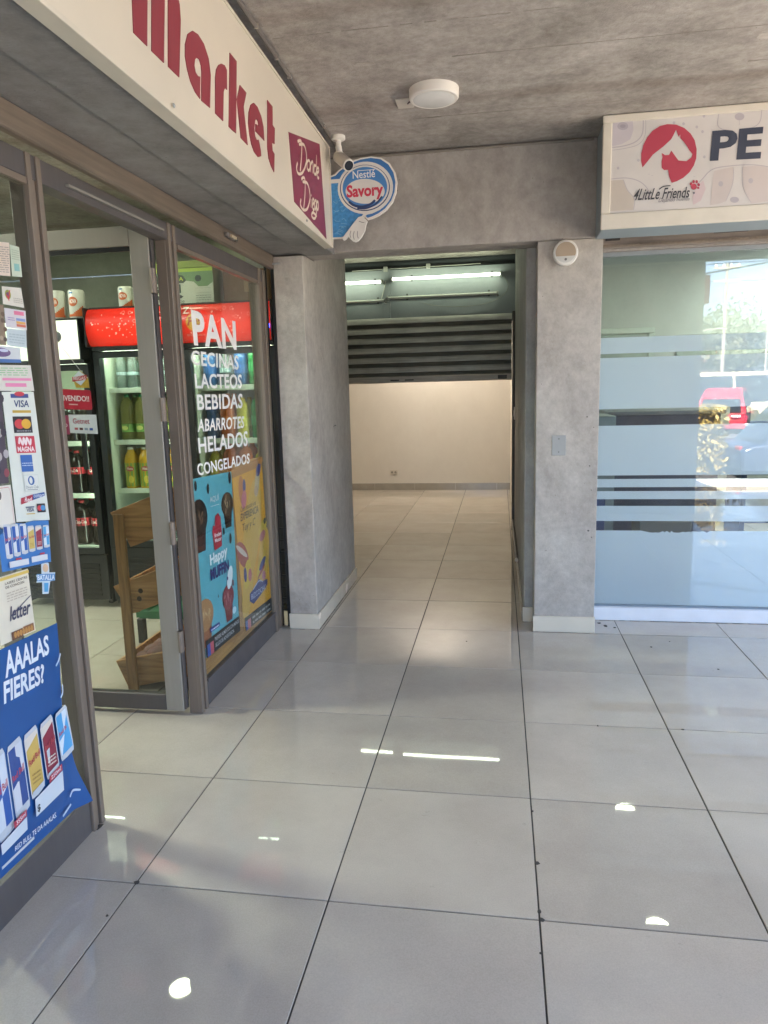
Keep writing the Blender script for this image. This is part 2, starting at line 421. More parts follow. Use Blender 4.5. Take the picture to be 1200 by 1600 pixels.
class Sheet:
    """a flat printed surface; fn(u, v, n) -> world point, u to the right, v up, n off the surface"""
    def __init__(s, fn): s.fn = fn; s.g = Geo(); s.mats = []; s.n = 0.0012; s.txt = []; s.inc = 0.00005
    def mi(s, m):
        if isinstance(m, str): m = paint(m, 0.4, var=0.03)
        if m not in s.mats: s.mats.append(m)
        return s.mats.index(m)
    def step(s): s.n += s.inc; return s.n
    def poly(s, pts, m):
        n = s.step(); s.g.add([s.fn(u, v, n) for u, v in pts], [tuple(range(len(pts)))], s.mi(m)); return s
    def rect(s, u0, v0, u1, v1, m, k=1):
        n = s.step(); vs = []; 
        for i in range(k + 1):
            u = u0 + (u1 - u0) * i / k; vs += [s.fn(u, v0, n), s.fn(u, v1, n)]
        s.g.add(vs, [(2 * i, 2 * i + 2, 2 * i + 3, 2 * i + 1) for i in range(k)], s.mi(m)); return s
    def ell(s, cu, cv, ru, rv, m, n=20, rot=0.0):
        c, t = math.cos(rot), math.sin(rot)
        return s.poly([(cu + ru * math.cos(2 * math.pi * k / n) * c - rv * math.sin(2 * math.pi * k / n) * t,
                        cv + ru * math.cos(2 * math.pi * k / n) * t + rv * math.sin(2 * math.pi * k / n) * c) for k in range(n)], m)
    def disc(s, cu, cv, ru, rv, m, n=20, rings=4):
        """an ellipse that follows a curved surface"""
        q = s.step(); vs = [s.fn(cu, cv, q)]
        for i in range(1, rings + 1):
            for k in range(n): a = 2 * math.pi * k / n; vs.append(s.fn(cu + ru * i / rings * math.cos(a), cv + rv * i / rings * math.sin(a), q))
        fs = [(0, 1 + k, 1 + (k + 1) % n) for k in range(n)]
        for i in range(1, rings):
            for k in range(n): a, b = 1 + (i - 1) * n, 1 + i * n; fs.append((a + k, b + k, b + (k + 1) % n, a + (k + 1) % n))
        s.g.add(vs, fs, s.mi(m)); return s
    def stroke(s, pts, w, m, sm=True, asp=1.0):
        """asp: how much longer one u unit is than one v unit"""
        if sm: pts = smooth_pts(pts)
        n0 = s.step(); vs = []; L = len(pts)
        for i, p in enumerate(pts):
            a = pts[max(i - 1, 0)]; b = pts[min(i + 1, L - 1)]
            dx, dy = (b[0] - a[0]) * asp, b[1] - a[1]; l = math.hypot(dx, dy) or 1
            ww = w * (0.7 if i in (0, L - 1) else 1)
            ox, oy = -dy / l * ww / 2 / asp, dx / l * ww / 2
            nn = n0 + 0.00004 * i / L
            vs += [s.fn(p[0] + ox, p[1] + oy, nn), s.fn(p[0] - ox, p[1] - oy, nn)]
        s.g.add(vs, [(2 * i, 2 * i + 1, 2 * i + 3, 2 * i + 2) for i in range(L - 1)], s.mi(m)); return s
    def text(s, t, u0, v0, u1, v1, m, bold=0.0, shear=0.0, quad=None, space=1.0):
        vs, fs, _ = text2d(t, bold, shear, space); n = s.step() + 0.0001; s.n += 0.0001
        if isinstance(m, str): m = paint(m, 0.4, var=0.03)
        if quad:
            (a, b, c, d) = quad   # TL TR BR BL
            P = lambda x, y: tuple((d[i] * (1 - x) + c[i] * x) * (1 - y) + (a[i] * (1 - x) + b[i] * x) * y for i in (0, 1))
        else:
            P = lambda x, y: (u0 + (u1 - u0) * x, v0 + (v1 - v0) * y)
        g = Geo().add([s.fn(*P(x, y), n) for x, y in vs], fs)
        s.txt.append((g, m)); return s
    def lines(s, u0, v0, u1, v1, k, m, fill=0.4):
        """rows of small illegible print"""
        h = (v1 - v0) / k
        for i in range(k):
            x = u0
            while x < u1 - 1e-6:
                ww = min(random.uniform(0.08, 0.22) * (u1 - u0), u1 - x)
                s.rect(x, v0 + h * i, x + ww, v0 + h * (i + fill), m); x += ww + 0.04 * (u1 - u0)
        return s
    def finish(s, parent):
        if s.g.v: s.g.build('print', s.mats, parent)
        for g, m in s.txt: g.build('lettering', m, parent)

def bil(TL, TR, BR, BL, nrm):
    TL, TR, BR, BL, nrm = map(Vector, (TL, TR, BR, BL, nrm))
    return lambda u, v, n: (BL * (1 - u) + BR * u) * (1 - v) + (TL * (1 - u) + TR * u) * v + nrm * n
XG = -0.28     # plane of the market's shop front
def front(q, n0=0.004):
    """four (y, z) corners TL TR BR BL on the market glass, seen from the walkway"""
    return bil(*[(XG + n0, y, z) for y, z in q], (1, 0, 0))
def sheet_thing(name, label, cat, fn, paper, outline=None, group=None, thick=0.0012, rough=0.5):
    pts = outline or [(0, 0), (1, 0), (1, 1), (0, 1)]
    c = fn(0.5, 0, 0)
    root = thing(name, label, cat, c, group)
    a = [Vector(fn(u, v, 0)) for u, v in pts]; b = Vector(fn(pts[0][0], pts[0][1], thick)) - a[0]
    m = paint(paper, rough, var=0.04, scale=14) if isinstance(paper, str) else paper
    Geo().prism(a, b).build('sheet', m, root)
    s = Sheet(fn); s.n = thick + 0.0004
    return root, s

# ================================================================== THE SETTING
CZ = 2.76
ground = tag(box('ground', (-350, 350, -350, 350, -0.32, -0.14), MT['asphalt']), kind='structure')
road = tag(box('road', (-120, 120, -24, -8.2, -0.138, -0.128), MT['asphalt']), kind='structure')
for y in (-12.4, -19.0):
    tag(box('lane_marking', (-60, 60, y - 0.06, y + 0.06, -0.127, -0.123), paint('#d8d6cf', 0.7)), kind='structure')
pavement = tag(box('pavement', (-40, 40, -4.4, -3.6, -0.3, -0.012), MT['pave'], bevel=0.02), kind='structure')

floor = tag(box('floor', (-4.6, 8.0, -3.6, 9.0, -0.2, -0.0035), MT['grout']), kind='structure')
# one porcelain tile, chamfered, shared by all
def tile_mesh():
    h, c = 0.2976, 0.0012
    g = Geo().add([(-h, -h, -0.012), (h, -h, -0.012), (h, h, -0.012), (-h, h, -0.012), (-h, -h, -c), (h, -h, -c), (h, h, -c), (-h, h, -c),
                   (-h + c, -h + c, 0), (h - c, -h + c, 0), (h - c, h - c, 0), (-h + c, h - c, 0)],
                  [(0, 1, 5, 4), (1, 2, 6, 5), (2, 3, 7, 6), (3, 0, 4, 7), (4, 5, 9, 8), (5, 6, 10, 9), (6, 7, 11, 10), (7, 4, 8, 11), (8, 9, 10, 11)])
    me = bpy.data.meshes.new('tile'); me.from_pydata(g.v, [], g.f); me.materials.append(MT['tile']); me.update(); return me
TM = tile_mesh()
def lay(i, j):
    o = bpy.data.objects.new('tile', TM); COL.objects.link(o); o.parent = floor
    o.location = Vector((i * 0.6 + 0.3, j * 0.6 + 0.3, random.uniform(-0.0004, 0.0004))) - floor.location
cells = set()
for j in range(-3, 4):
    for i in range(-1, 7): cells.add((i, j))
for j in range(4, 10):
    for i in range(-1, 2): cells.add((i, j))
for j in range(9, 15):
    for i in range(-3, 2): cells.add((i, j))
for j in range(0, 5):
    for i in range(-4, -1): cells.add((i, j))
for i, j in sorted(cells): lay(i, j)
# what is left of the floor beyond the tiles one can see
g = Geo()
for j in range(-6, 15):
    for i in range(-8, 13):
        if (i, j) not in cells: g.box(i * 0.6 + 0.002, i * 0.6 + 0.598, j * 0.6 + 0.002, j * 0.6 + 0.598, -0.0034, -0.0004)
o = g.build('outer_tiles', MT['tile'], floor); tag(o, kind='stuff')
# dirt caught in the joints
g = Geo()
for x, y, s in [(1.203, 0.24, 0.012), (1.206, 0.0, 0.014), (1.2, 0.03, 0.010), (1.197, -0.12, 0.006), (1.204, 0.52, 0.006), (1.2, 0.55, 0.005), (1.86, 1.2, 0.008), (1.51, 1.196, 0.007),
                (0.003, 0.003, 0.012), (-0.012, -0.14, 0.006), (1.73, 2.55, 0.022), (1.70, 2.6, 0.018), (1.78, 2.52, 0.012), (1.93, 2.2, 0.008), (2.2, 1.9, 0.007), (-0.27, 0.25, 0.02), (0.9, 2.2, 0.006), (2.05, 2.3, 0.005)]:
    pts = [(x + s * random.uniform(0.4, 1) * math.cos(a * 1.05), y + s * random.uniform(0.4, 1) * math.sin(a * 1.05), 0.0006) for a in range(6)]
    g.prism(pts, (0, 0, 0.0016))
tag(g.build('grit', paint('#4b4640', 0.9), None), kind='stuff')

g = Geo()
for x0, x1, y0, y1 in ((-.212, -.012, 2.3315, 2.3335), (-.0172, -.0152, 2.334, 3.54), (1.285, 1.651, 2.4025, 2.4045), (1.232, 1.296, 2.5855, 2.5875), (1.649, 4.25, 2.6575, 2.6595)):
    n = max(1, int(max(x1 - x0, y1 - y0) / .03))
    for k in range(n):
        if random.random() < .75:
            a, b = k / n, (k + 1) / n
            if x1 - x0 > y1 - y0: g.box(x0 + (x1 - x0) * a, x0 + (x1 - x0) * b, y0 - random.uniform(0, .004), y1, .0004, .0012)
            else: g.box(x0, x1 + random.uniform(0, .004), y0 + (y1 - y0) * a, y0 + (y1 - y0) * b, .0004, .0012)
tag(g.build('dirt_line', paint('#6a645b', 0.9, var=.3, scale=60), floor), kind='stuff')
# ceiling slab and the storeys above it
ceiling = tag(Geo().box(-4.8, 4.35, -0.9, 9.2, CZ, 3.0).build('ceiling', MT['ceil']), kind='structure')
ceil2 = tag(Geo().box(-4.8, 3.31, -3.4, -0.9, CZ, 3.0).build('ceiling', MT['ceil']), kind='structure')
g = Geo()
for y, x0, x1 in ((1.93, 0.25, 3.6), (1.31, 0.9, 4.2), (0.72, 0.25, 2.9), (0.10, 0.4, 4.2), (1.62, 2.1, 4.2), (1.02, 0.25, 1.3)):
    xs = [x0 + (x1 - x0) * k / 24 for k in range(25)]
    for a, b in zip(xs, xs[1:]):
        if random.random() < .8: g.box(a, b, y + random.uniform(-.002, .002), y + random.uniform(.0025, .005), CZ - random.uniform(.0008, .0022), CZ + .001)
tag(g.build('board_marks', concrete('board_mark_concrete', '#7d766e', '#958e86', '#a9a29a', scale=6, rough=0.85, bump=0.2), ceiling), kind='stuff')
g = Geo()
for x, y, r in ((1.35, 1.55, .05), (2.1, 1.4, .07), (1.1, 1.1, .04), (0.55, 1.3, .05), (1.9, .9, .06), (0.95, 1.95, .035), (1.5, 2.05, .04), (2.4, 1.75, .05)):
    g.prism([(x + r * random.uniform(.5, 1.3) * math.cos(a * .7), y + r * .5 * random.uniform(.5, 1.2) * math.sin(a * .7), CZ - .0009) for a in range(9)], (0, 0, .0014))
tag(g.build('mortar_patches', concrete('mortar_patch', '#9d968e', '#b1aaa2', '#beb8b0', scale=5, rough=0.85, bump=0.2), ceiling), kind='stuff')
tag(box('upper_storey', (-5, 4.4, -0.7, 10, 3.002, 3.5), MT['beam']), 'concrete upper storey standing on the ceiling slab above both shops', 'building', kind='structure')

# market side
def wall(name, b, mat, label, cat='wall', bevel=0.0):
    return tag(box(name, b, mat, None, bevel), label, cat)
wall('wall', (-4.5, -0.62, 4.1, 4.3, 0, CZ), MT['plaster'], 'grey green plaster wall behind the fridges inside the market')
wall('wall', (-4.7, -4.5, -3.5, 4.3, 0, CZ), MT['plaster'], 'grey green side wall at the far end of the market')
wall('wall', (-4.5, -0.33, -3.6, -3.45, 0, CZ), MT['plaster'], 'grey wall closing the market behind its shop front')
wall('wall', (-0.33, -0.25, -5.0, -0.95, 0, 2.24), MT['beam'], 'plain concrete wall continuing the market front behind the viewer')
wall('wall', (-0.75, -0.62, 3.53, 5.6, 0, CZ), MT['corr'], 'grey plaster corridor wall hidden behind the left pillar')
wall('wall', (-0.75, -0.206, 3.42, 3.53, 0, CZ), MT['corr'], 'short grey return wall behind the left pillar')
# soffit of the fascia over the shop front: two strips with a joint
fas = thing('concrete_fascia', 'dark grey concrete fascia beam over the market shop front, behind its sign', 'beam', (-0.1, 0, 2.24))
Geo().box(-0.33, -0.035, -5, 2.398, 2.245, CZ - 0.002).build('beam_strip', MT['fascia'], fas, 0.004)
Geo().box(-0.028, 0.150, -5, 2.398, 2.235, CZ - 0.002).build('beam_strip', MT['fascia'], fas, 0.004)

# left pillar
pil = thing('concrete_pillar', 'grey concrete pillar between the market window and the corridor', 'pillar', (-0.12, 2.9, 0))
g = Geo().prism([(-0.205, 2.35, 0), (-0.205, 3.535, 0), (-0.205, 3.535, CZ - .001), (-0.205, 2.623, CZ - .001), (-0.205, 2.623, 2.243), (-0.205, 2.405, 2.243), (-0.205, 2.402, 2.234), (-0.205, 2.35, 2.234)], (0.175, 0, 0))
g.build('shaft', MT['pillar'], pil, 0.004)
for b in [(-0.208, -0.0185, 2.334, 2.3485, 0.001, 0.097), (-0.0285, -0.0175, 2.349, 3.02, 0.001, 0.097), (-0.0285, -0.0175, 3.023, 3.54, 0.001, 0.097)]:
    Geo().box(*b).build('skirting_tile', MT['skirt'], pil, 0.0015)
Geo().prism([(-0.0296, 2.95, 1.22), (-0.0296, 3.02, 1.235), (-0.0296, 3.06, 1.226), (-0.0296, 3.0, 1.226)], (0.0012, 0, 0)).build('scratch', paint('#6f6d6b', 0.8), pil)

# right pier, jamb and lintel
pier = thing('concrete_pier', 'pale grey concrete pier between the corridor and the pet shop window', 'pillar', (1.47, 2.5, 0))
Geo().box(1.295, 1.645, 2.42, 2.6, 0, 2.247).build('shaft', MT['pillar'], pier, 0.005, seg=2)
Geo().box(1.288, 1.648, 2.405, 2.4185, 0.001, 0.098).build('skirting_tile', MT['skirt'], pier, 0.0015)
lint = wall('lintel_beam', (-0.33, 1.645, 2.402, 2.62, 2.248, CZ - 0.002), MT['beam'], 'grey concrete beam over the corridor entrance with the ice cream sign', 'beam', 0.005)
jam = thing('wall', 'grey right hand corridor wall running back to the roller shutter', 'wall', (1.4, 4, 0))
Geo().box(1.24, 1.62, 2.602, 5.75, 0, CZ - 0.001).build('wall_face', MT['corr'], jam, 0.004)
Geo().box(1.233, 1.2945, 2.588, 2.6008, 0.001, 0.094).build('skirting_tile', MT['skirt'], jam, 0.0015)
for b in [(1.2285, 1.239, 2.61, 3.3, 0.001, 0.09), (1.2285, 1.239, 3.303, 4.2, 0.001, 0.09), (1.2285, 1.239, 4.203, 5.5, 0.001, 0.09)]:
    Geo().box(*b).build('skirting_tile', paint('#8d8a84', 0.3), jam, 0.0015)
head = wall('header_wall', (1.647, 4.3, 2.66, 2.80, 2.215, CZ - 0.002), MT['beam'], 'concrete header wall above the pet shop window behind its sign')

# corridor end: dark lintel wall with the shutter under it, then the empty lit room
lw = thing('wall', 'dark grey painted wall above the half open roller shutter', 'wall', (0.3, 5.7, 2.1))
Geo().box(-1.3, 1.239, 5.64, 5.76, 2.12, 2.66).build('wall_face', MT['lintel'], lw)
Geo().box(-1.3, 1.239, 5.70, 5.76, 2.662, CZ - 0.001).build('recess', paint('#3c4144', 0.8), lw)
Geo().box(-0.09, -0.01, 5.615, 5.6395, 2.14, 2.67).build('pilaster', MT['lintel'], lw, 0.003)
room = thing('wall', 'cream painted back wall of the empty room seen under the shutter', 'wall', (0, 8.6, 0))
Geo().box(-2.0, 1.4, 8.6, 8.75, 0, CZ).build('wall_face', MT['cream'], room)
for k in range(6):
    Geo().box(-1.95 + k * 0.6, -1.353 + k * 0.6 if k < 5 else 1.239, 8.588, 8.5995, 0.001, 0.10).build('skirting_tile', paint('#a39d92', 0.15), room, 0.001)
wall('wall', (1.24, 1.62, 5.752, 8.598, 0, CZ), MT['cream'], 'cream right hand wall of the empty room beyond the shutter')
wall('wall', (-2.15, -2.0, 5.7, 8.75, 0, CZ), MT['cream'], 'cream left wall of the empty room beyond the shutter')
wall('wall', (-2.0, -1.32, 5.64, 5.76, 0, CZ), MT['cream'], 'cream return wall beside the shutter opening')

# pet shop shell
wall('wall', (1.65, 4.35, 6.2, 6.35, 0, CZ), MT['petwall'], 'pale grey green back wall inside the pet shop')
wall('wall', (1.6225, 1.66, 2.82, 6.2, 0, CZ), MT['petwall'], 'pale side wall of the pet shop beside the concrete pier')
wall('wall', (4.252, 4.35, 2.66, 6.2, 0, CZ), MT['petwall'], 'pale far side wall inside the pet shop')
# wall across the walkway (met in the shop window's reflection)
wall('wall', (2.15, 3.262, -1.62, -1.2, 0, CZ - 0.002), MT['beam'], 'concrete wall pier across the walkway, mirrored in the pet shop window')
box_ = Geo().box(3.264, 3.33, -1.5, -1.25, 2.3, 2.6); tag(box_.build('bracket_sign', paint('#b03a48', 0.4), None, 0.004), 'small red bracket sign on the concrete wall pier across the walkway', 'sign')

# ================================================================== MARKET SHOP FRONT
sf = thing('shop_front', 'bronze aluminium shop front of the market with glazed panes', 'shop front', (XG, 0.7, 0))
def post(y0, y1, z0=0.0, z1=2.165, x=XG, mat=None, ribs=3, dep=0.05):
    g = Geo(); n = ribs; wd = (y1 - y0) / n
    for k in range(n):
        g.box(x - dep, x + (0.012 if k % 2 == 0 else 0.003), y0 + k * wd + 0.001, y0 + (k + 1) * wd - 0.001, z0, z1)
    g.box(x - dep, x - 0.004, y0, y1, z0 + 0.001, z1 - 0.001)
    return g.build('post', mat or MT['alu'], sf, 0.0015)
post(0.222, 0.292, ribs=3)
post(1.128, 1.222, ribs=4)
post(2.262, 2.385, ribs=3)
post(-0.95, -0.86)
g = Geo()
for y0, y1 in ((-0.859, 0.221), (1.2225, 2.2615)):
    o = Geo().box(XG - 0.05, XG + 0.004, y0, y1, 0.0, 0.115).build('kick_rail', MT['aludark'], sf, 0.003)
    o = Geo().box(XG - 0.02, XG + 0.009, y0, y1, 0.1165, 0.131).build('glazing_bead', MT['aludark'], sf, 0.001)
    o = Geo().box(XG - 0.02, XG + 0.009, y0, y1, 2.075, 2.094).build('glazing_bead', MT['alu'], sf, 0.001)
    Geo().box(XG - 0.006, XG - 0.001, y0 + 0.001, y1 - 0.001, 0.132, 2.0745).build('glass_pane', MT['glass'], sf)
Geo().box(XG - 0.05, XG + 0.006, -0.95, 2.385, 2.096, 2.166).build('head_rail', MT['aludark'], sf, 0.002)
Geo().box(XG + 0.0065, XG + 0.02, 0.42, 1.08, 2.119, 2.127).build('draught_strip', paint('#8a867c', 0.5), sf, 0.001)

# rolled up shutter of the market: only its bottom bar hangs below the fascia
ms = thing('roller_shutter', 'rolled up market shutter with its brown bottom bar under the fascia', 'shutter', (-0.2, 0.7, 2.15))
Geo().box(-0.236, -0.206, -0.93, 2.372, 2.168, 2.243).build('bottom_bar', MT['bar'], ms, 0.003)
Geo().box(-0.2055, -0.203, -0.93, 2.372, 2.170, 2.182).build('lip', MT['bar'], ms)
lk = Geo().box(-0.205, -0.185, 1.60, 1.73, 2.196, 2.218).build('lock', MT['steel'], ms, 0.003)
WP[lk.name] = WP[ms.name]
Geo().box(-0.186, -0.178, 1.63, 1.70, 2.201, 2.213).build('latch', paint('#c9b99b', 0.4), lk, 0.001)
Geo().box(-0.232, -0.208, 2.374, 2.398, 0.0, 2.243).build('guide_rail', MT['black'], ms, 0.002)
Geo().box(-0.277, -0.262, 2.388, 2.398, 0.0, 2.243).build('guide_rail', MT['black'], ms, 0.002)
Geo().tube([(-0.205, 2.33, 2.192), (-0.165, 2.345, 2.196)], 0.006).build('bolt', MT['steel'], ms)
for k in range(9):
    Geo().box(-0.262, -0.232, 2.389, 2.397, 0.1 + 0.075 * k, 0.108 + 0.075 * k).build('rung', MT['black'], ms)

# the door, opened inwards
dr = thing('glass_door', 'open glazed aluminium door of the market, swung inwards', 'door', (-0.36, 1.12, 0.02))
DY0, DY1 = 1.098, 1.138
Geo().box(-0.43, -0.345, DY0, DY1, 0.022, 2.155).build('stile', MT['aludoor'], dr, 0.003)
Geo().box(-1.23, -1.145, DY0, DY1, 0.022, 2.155).build('stile', MT['aludoor'], dr, 0.003)
Geo().box(-1.144, -0.431, DY0 + 0.001, DY1 - 0.001, 0.022, 0.10).build('rail', MT['aludark'], dr, 0.003)
Geo().box(-1.144, -0.431, DY0 + 0.001, DY1 - 0.001, 2.075, 2.155).build('rail', MT['aludoor'], dr, 0.003)
Geo().box(-1.144, -0.431, DY0 + 0.014, DY0 + 0.02, 0.101, 2.074).build('glass_pane', MT['glass'], dr)
Geo().box(-1.144, -0.431, DY0 + 0.004, DY0 + 0.0135, 2.055, 2.0735).build('gasket', MT['black'], dr)
Geo().box(-0.344, -0.336, DY0 + 0.004, DY1 - 0.004, 0.03, 2.15).build('edge_seal', MT['aludark'], dr)
for z in (0.36, 0.86, 1.40, 1.93):
    Geo().box(-0.342, -0.326, 1.085, 1.112, z - 0.05, z + 0.05).tube([(-0.334, 1.092, z - 0.05), (-0.334, 1.092, z + 0.05)], 0.011).build('hinge', MT['alu'], dr, 0.0)

# ================================================================== MARKET SIGN
sg = thing('market_sign', 'long cream shop sign with red market lettering over the shop front', 'sign', (0.17, 0.7, 2.22))
SX = 0.2
CREAM = paint('#d2c9b8', 0.38, var=0.06, scale=2)
Geo().box(0.152, SX - 0.004, -1.6, 2.13, 2.236, 2.722).build('panel', CREAM, sg)
for b in [(0.151, SX, -1.62, 2.148, 2.222, 2.2355), (0.151, SX, -1.62, 2.148, 2.7225, 2.734), (0.151, SX + 0.0005, 2.1305, 2.1485, 2.2356, 2.7224), (0.151, SX, -1.62, -1.6005, 2.2356, 2.7224)]:
    Geo().box(*b).build('frame', paint('#cfc7b6', 0.4), sg, 0.001)
fs = lambda u, v, n: (SX - 0.004 + n, u, v)
RED = paint('#8c3440', 0.45, var=0.04, scale=4)
LET = {
 'm': [[(-0.05, 2.335), (0.014, 2.339), (0.083, 2.338), (0.104, 2.455), (0.11, 2.5), (0.105, 2.53), (0.03, 2.535), (-0.02, 2.52), (-0.05, 2.47)][1:7] ,
       [(0.107, 2.337), (0.176, 2.337), (0.208, 2.5), (0.216, 2.525), (0.226, 2.53), (0.232, 2.517), (0.202, 2.338), (0.27, 2.338), (0.307, 2.5), (0.307, 2.54), (0.29, 2.57), (0.25, 2.588), (0.2, 2.585), (0.15, 2.56), (0.135, 2.50)]],
 'a': [[(0.488, 2.336), (0.511, 2.439), (0.502, 2.482), (0.471, 2.51), (0.428, 2.518), (0.389, 2.51), (0.352, 2.485), (0.328, 2.448), (0.322, 2.414), (0.331, 2.383), (0.349, 2.358), (0.379, 2.34), (0.412, 2.334), (0.424, 2.4), (0.407, 2.395), (0.391, 2.399), (0.385, 2.415), (0.393, 2.435), (0.408, 2.446), (0.426, 2.448), (0.437, 2.436), (0.438, 2.418), (0.423, 2.333)]],
 'r': [[(0.531, 2.335), (0.55, 2.447), (0.563, 2.476), (0.586, 2.498), (0.611, 2.512), (0.64, 2.519), (0.659, 2.512), (0.649, 2.448), (0.638, 2.449), (0.625, 2.441), (0.616, 2.429), (0.596, 2.334)]],
 'k': [[(0.696, 2.58), (0.76, 2.58), (0.713, 2.335), (0.647, 2.334)], [(0.781, 2.513), (0.845, 2.512), (0.807, 2.453), (0.828, 2.333), (0.761, 2.335), (0.741, 2.453)]],
 'e': [[(1.026, 2.41), (1.024, 2.459), (1.002, 2.489), (0.962, 2.508), (0.922, 2.507), (0.886, 2.487), (0.859, 2.453), (0.848, 2.414), (0.854, 2.381), (0.87, 2.35), (0.899, 2.331), (0.94, 2.326), (0.977, 2.34), (0.976, 2.359), (0.958, 2.393), (0.934, 2.384), (0.918, 2.392), (0.913, 2.418), (0.926, 2.447), (0.942, 2.46), (0.961, 2.455), (0.966, 2.44), (0.947, 2.441), (0.931, 2.438), (0.927, 2.411)]],
 't': [[(1.091, 2.578), (1.155, 2.577), (1.143, 2.505), (1.172, 2.503), (1.158, 2.439), (1.126, 2.434), (1.126, 2.405), (1.151, 2.4), (1.134, 2.327), (1.101, 2.338), (1.071, 2.359), (1.061, 2.395)]]}
for ch, ps in LET.items():
    g = Geo()
    for p in ps: g.prism([fs(u, v, 0.0002) for u, v in p], (0.0022, 0, 0))
    g.build('letter', RED, sg)
bq = [(1.375, 2.555), (1.929, 2.68), (2.004, 2.23 + 0.012), (1.417, 2.284)]
br = Geo().prism([fs(u, v, 0.0002) for u, v in bq], (0.0016, 0, 0)).build('brand_panel', paint('#84304a', 0.4, var=0.05, scale=3), sg)
WP[br.name] = WP[sg.name]
st = Sheet(lambda u, v, n: (SX - 0.004 + n, u, v)); st.n = 0.0024
SCR = {'D1': [(1.509, 2.559), (1.548, 2.575), (1.578, 2.575), (1.569, 2.521), (1.531, 2.441)], 'D2': [(1.532, 2.554), (1.612, 2.579), (1.648, 2.564), (1.655, 2.527), (1.622, 2.485), (1.564, 2.443), (1.498, 2.422), (1.472, 2.437), (1.494, 2.468)], 'o': [(1.691, 2.535), (1.661, 2.516), (1.662, 2.49), (1.688, 2.488), (1.714, 2.508), (1.712, 2.534), (1.691, 2.535)], 'n1': [(1.73, 2.539), (1.722, 2.49)], 'n2': [(1.727, 2.525), (1.759, 2.548), (1.775, 2.542), (1.767, 2.496)], 'd1': [(1.833, 2.549), (1.801, 2.543), (1.787, 2.512), (1.808, 2.503), (1.835, 2.522)], 'd2': [(1.848, 2.605), (1.832, 2.504)], 'e1': [(1.849, 2.522), (1.882, 2.538), (1.884, 2.553), (1.859, 2.547), (1.846, 2.522), (1.861, 2.501), (1.886, 2.512)],
 'E1': [(1.545, 2.41), (1.579, 2.428), (1.609, 2.424), (1.599, 2.362), (1.563, 2.289)], 'E2': [(1.565, 2.405), (1.637, 2.421), (1.675, 2.408), (1.691, 2.372), (1.663, 2.332), (1.617, 2.298), (1.55, 2.282), (1.509, 2.295), (1.526, 2.322)], 'i': [(1.709, 2.367), (1.702, 2.325)], 'dot': [(1.709, 2.38), (1.716, 2.388)], 'e2': [(1.731, 2.345), (1.759, 2.362), (1.759, 2.377), (1.738, 2.37), (1.73, 2.338), (1.745, 2.325), (1.763, 2.335)], 'g1': [(1.806, 2.383), (1.781, 2.375), (1.77, 2.344), (1.784, 2.337), (1.802, 2.358)], 'g2': [(1.81, 2.388), (1.803, 2.331), (1.78, 2.298), (1.738, 2.285), (1.705, 2.291), (1.734, 2.311), (1.806, 2.31)], 'o2': [(1.836, 2.387), (1.819, 2.373), (1.818, 2.348), (1.832, 2.346), (1.847, 2.362), (1.847, 2.383), (1.836, 2.387)]}
for k, p in SCR.items(): st.stroke(p, 0.0125, paint('#d9cbb6', 0.4))
st.g.build('lettering', st.mats, br)
for y, z in ((0.21, 2.243), (1.60, 2.245), (-0.6, 2.243)):
    Geo().lathe((SX + 0.001, y, z), [(0.006, 0), (0.006, 0.003), (0.003, 0.005)], 8, axis='x').build('screw', MT['steel'], sg)
# conduit and clips along the top of the sign
cd = thing('conduit', 'thin dark conduit clipped to the ceiling along the market sign', 'conduit', (0.22, 1, CZ - 0.02))
Geo().tube([(0.225, -1.6, CZ - 0.009), (0.225, 2.38, CZ - 0.009)], 0.008).build('pipe', paint('#6b6560', 0.5), cd, smooth=True)
for y in (0.2, 0.9, 1.15, 1.32, 1.9): Geo().box(0.216, 0.236, y - 0.003, y + 0.003, CZ - 0.0185, CZ - 0.0005).build('clip', paint('#9a958c', 0.5), cd)
cd2 = tag(Geo().tube([(0.26, 2.388, 2.742), (1.2, 2.388, 2.745), (1.58, 2.388, 2.742)], 0.006).build('cable', paint('#7d766d', 0.6), None, smooth=True), 'thin cable run along the top of the concrete beam', 'cable')

# ================================================================== ICE CREAM SIGN, CAMERA, LAMPS
sv = thing('ice_cream_sign', 'blue and white ice cream sign with a white pointing glove beside the market sign', 'sign', (0.38, 2.15, 2.25))
def Z7(x, y, n=0.0): return (0.205 + (x * 0.2333 - 99) * 0.003436, 2.15 - n, 2.541 - (y * 0.2333 - 90) * 0.00325)
sfn = lambda u, v, n: Z7(u, v, n)
OUT = [(414, 322), (445, 313), (470, 290), (515, 258), (560, 236), (620, 220), (690, 214), (760, 228), (815, 268), (848, 325), (861, 390), (852, 460), (828, 520), (785, 570), (735, 602), (690, 620), (657, 628), (640, 606), (600, 615), (560, 660), (530, 700), (500, 738), (470, 742), (414, 741)]
Geo().prism([Z7(x, y, 0) for x, y in OUT], (0, 0.022, 0)).build('board', MT['white'], sv)
s = Sheet(sfn); BL, DB, WH = '#376fa9', '#253c68', '#d4d2cb'
s.poly([(414, 332), (450, 322), (476, 298), (520, 267), (562, 246), (621, 230), (690, 224), (755, 238), (806, 276), (838, 330), (850, 392), (842, 457), (819, 513), (778, 561), (730, 592), (688, 609), (658, 616), (640, 600), (600, 606), (556, 655), (523, 698), (495, 731), (468, 734), (414, 733)], BL)
s.poly([(414, 372), (500, 372), (560, 560), (612, 590), (556, 655), (523, 698), (495, 731), (468, 734), (414, 733)], paint('#3f86bd', 0.35, var=0.2, scale=60))
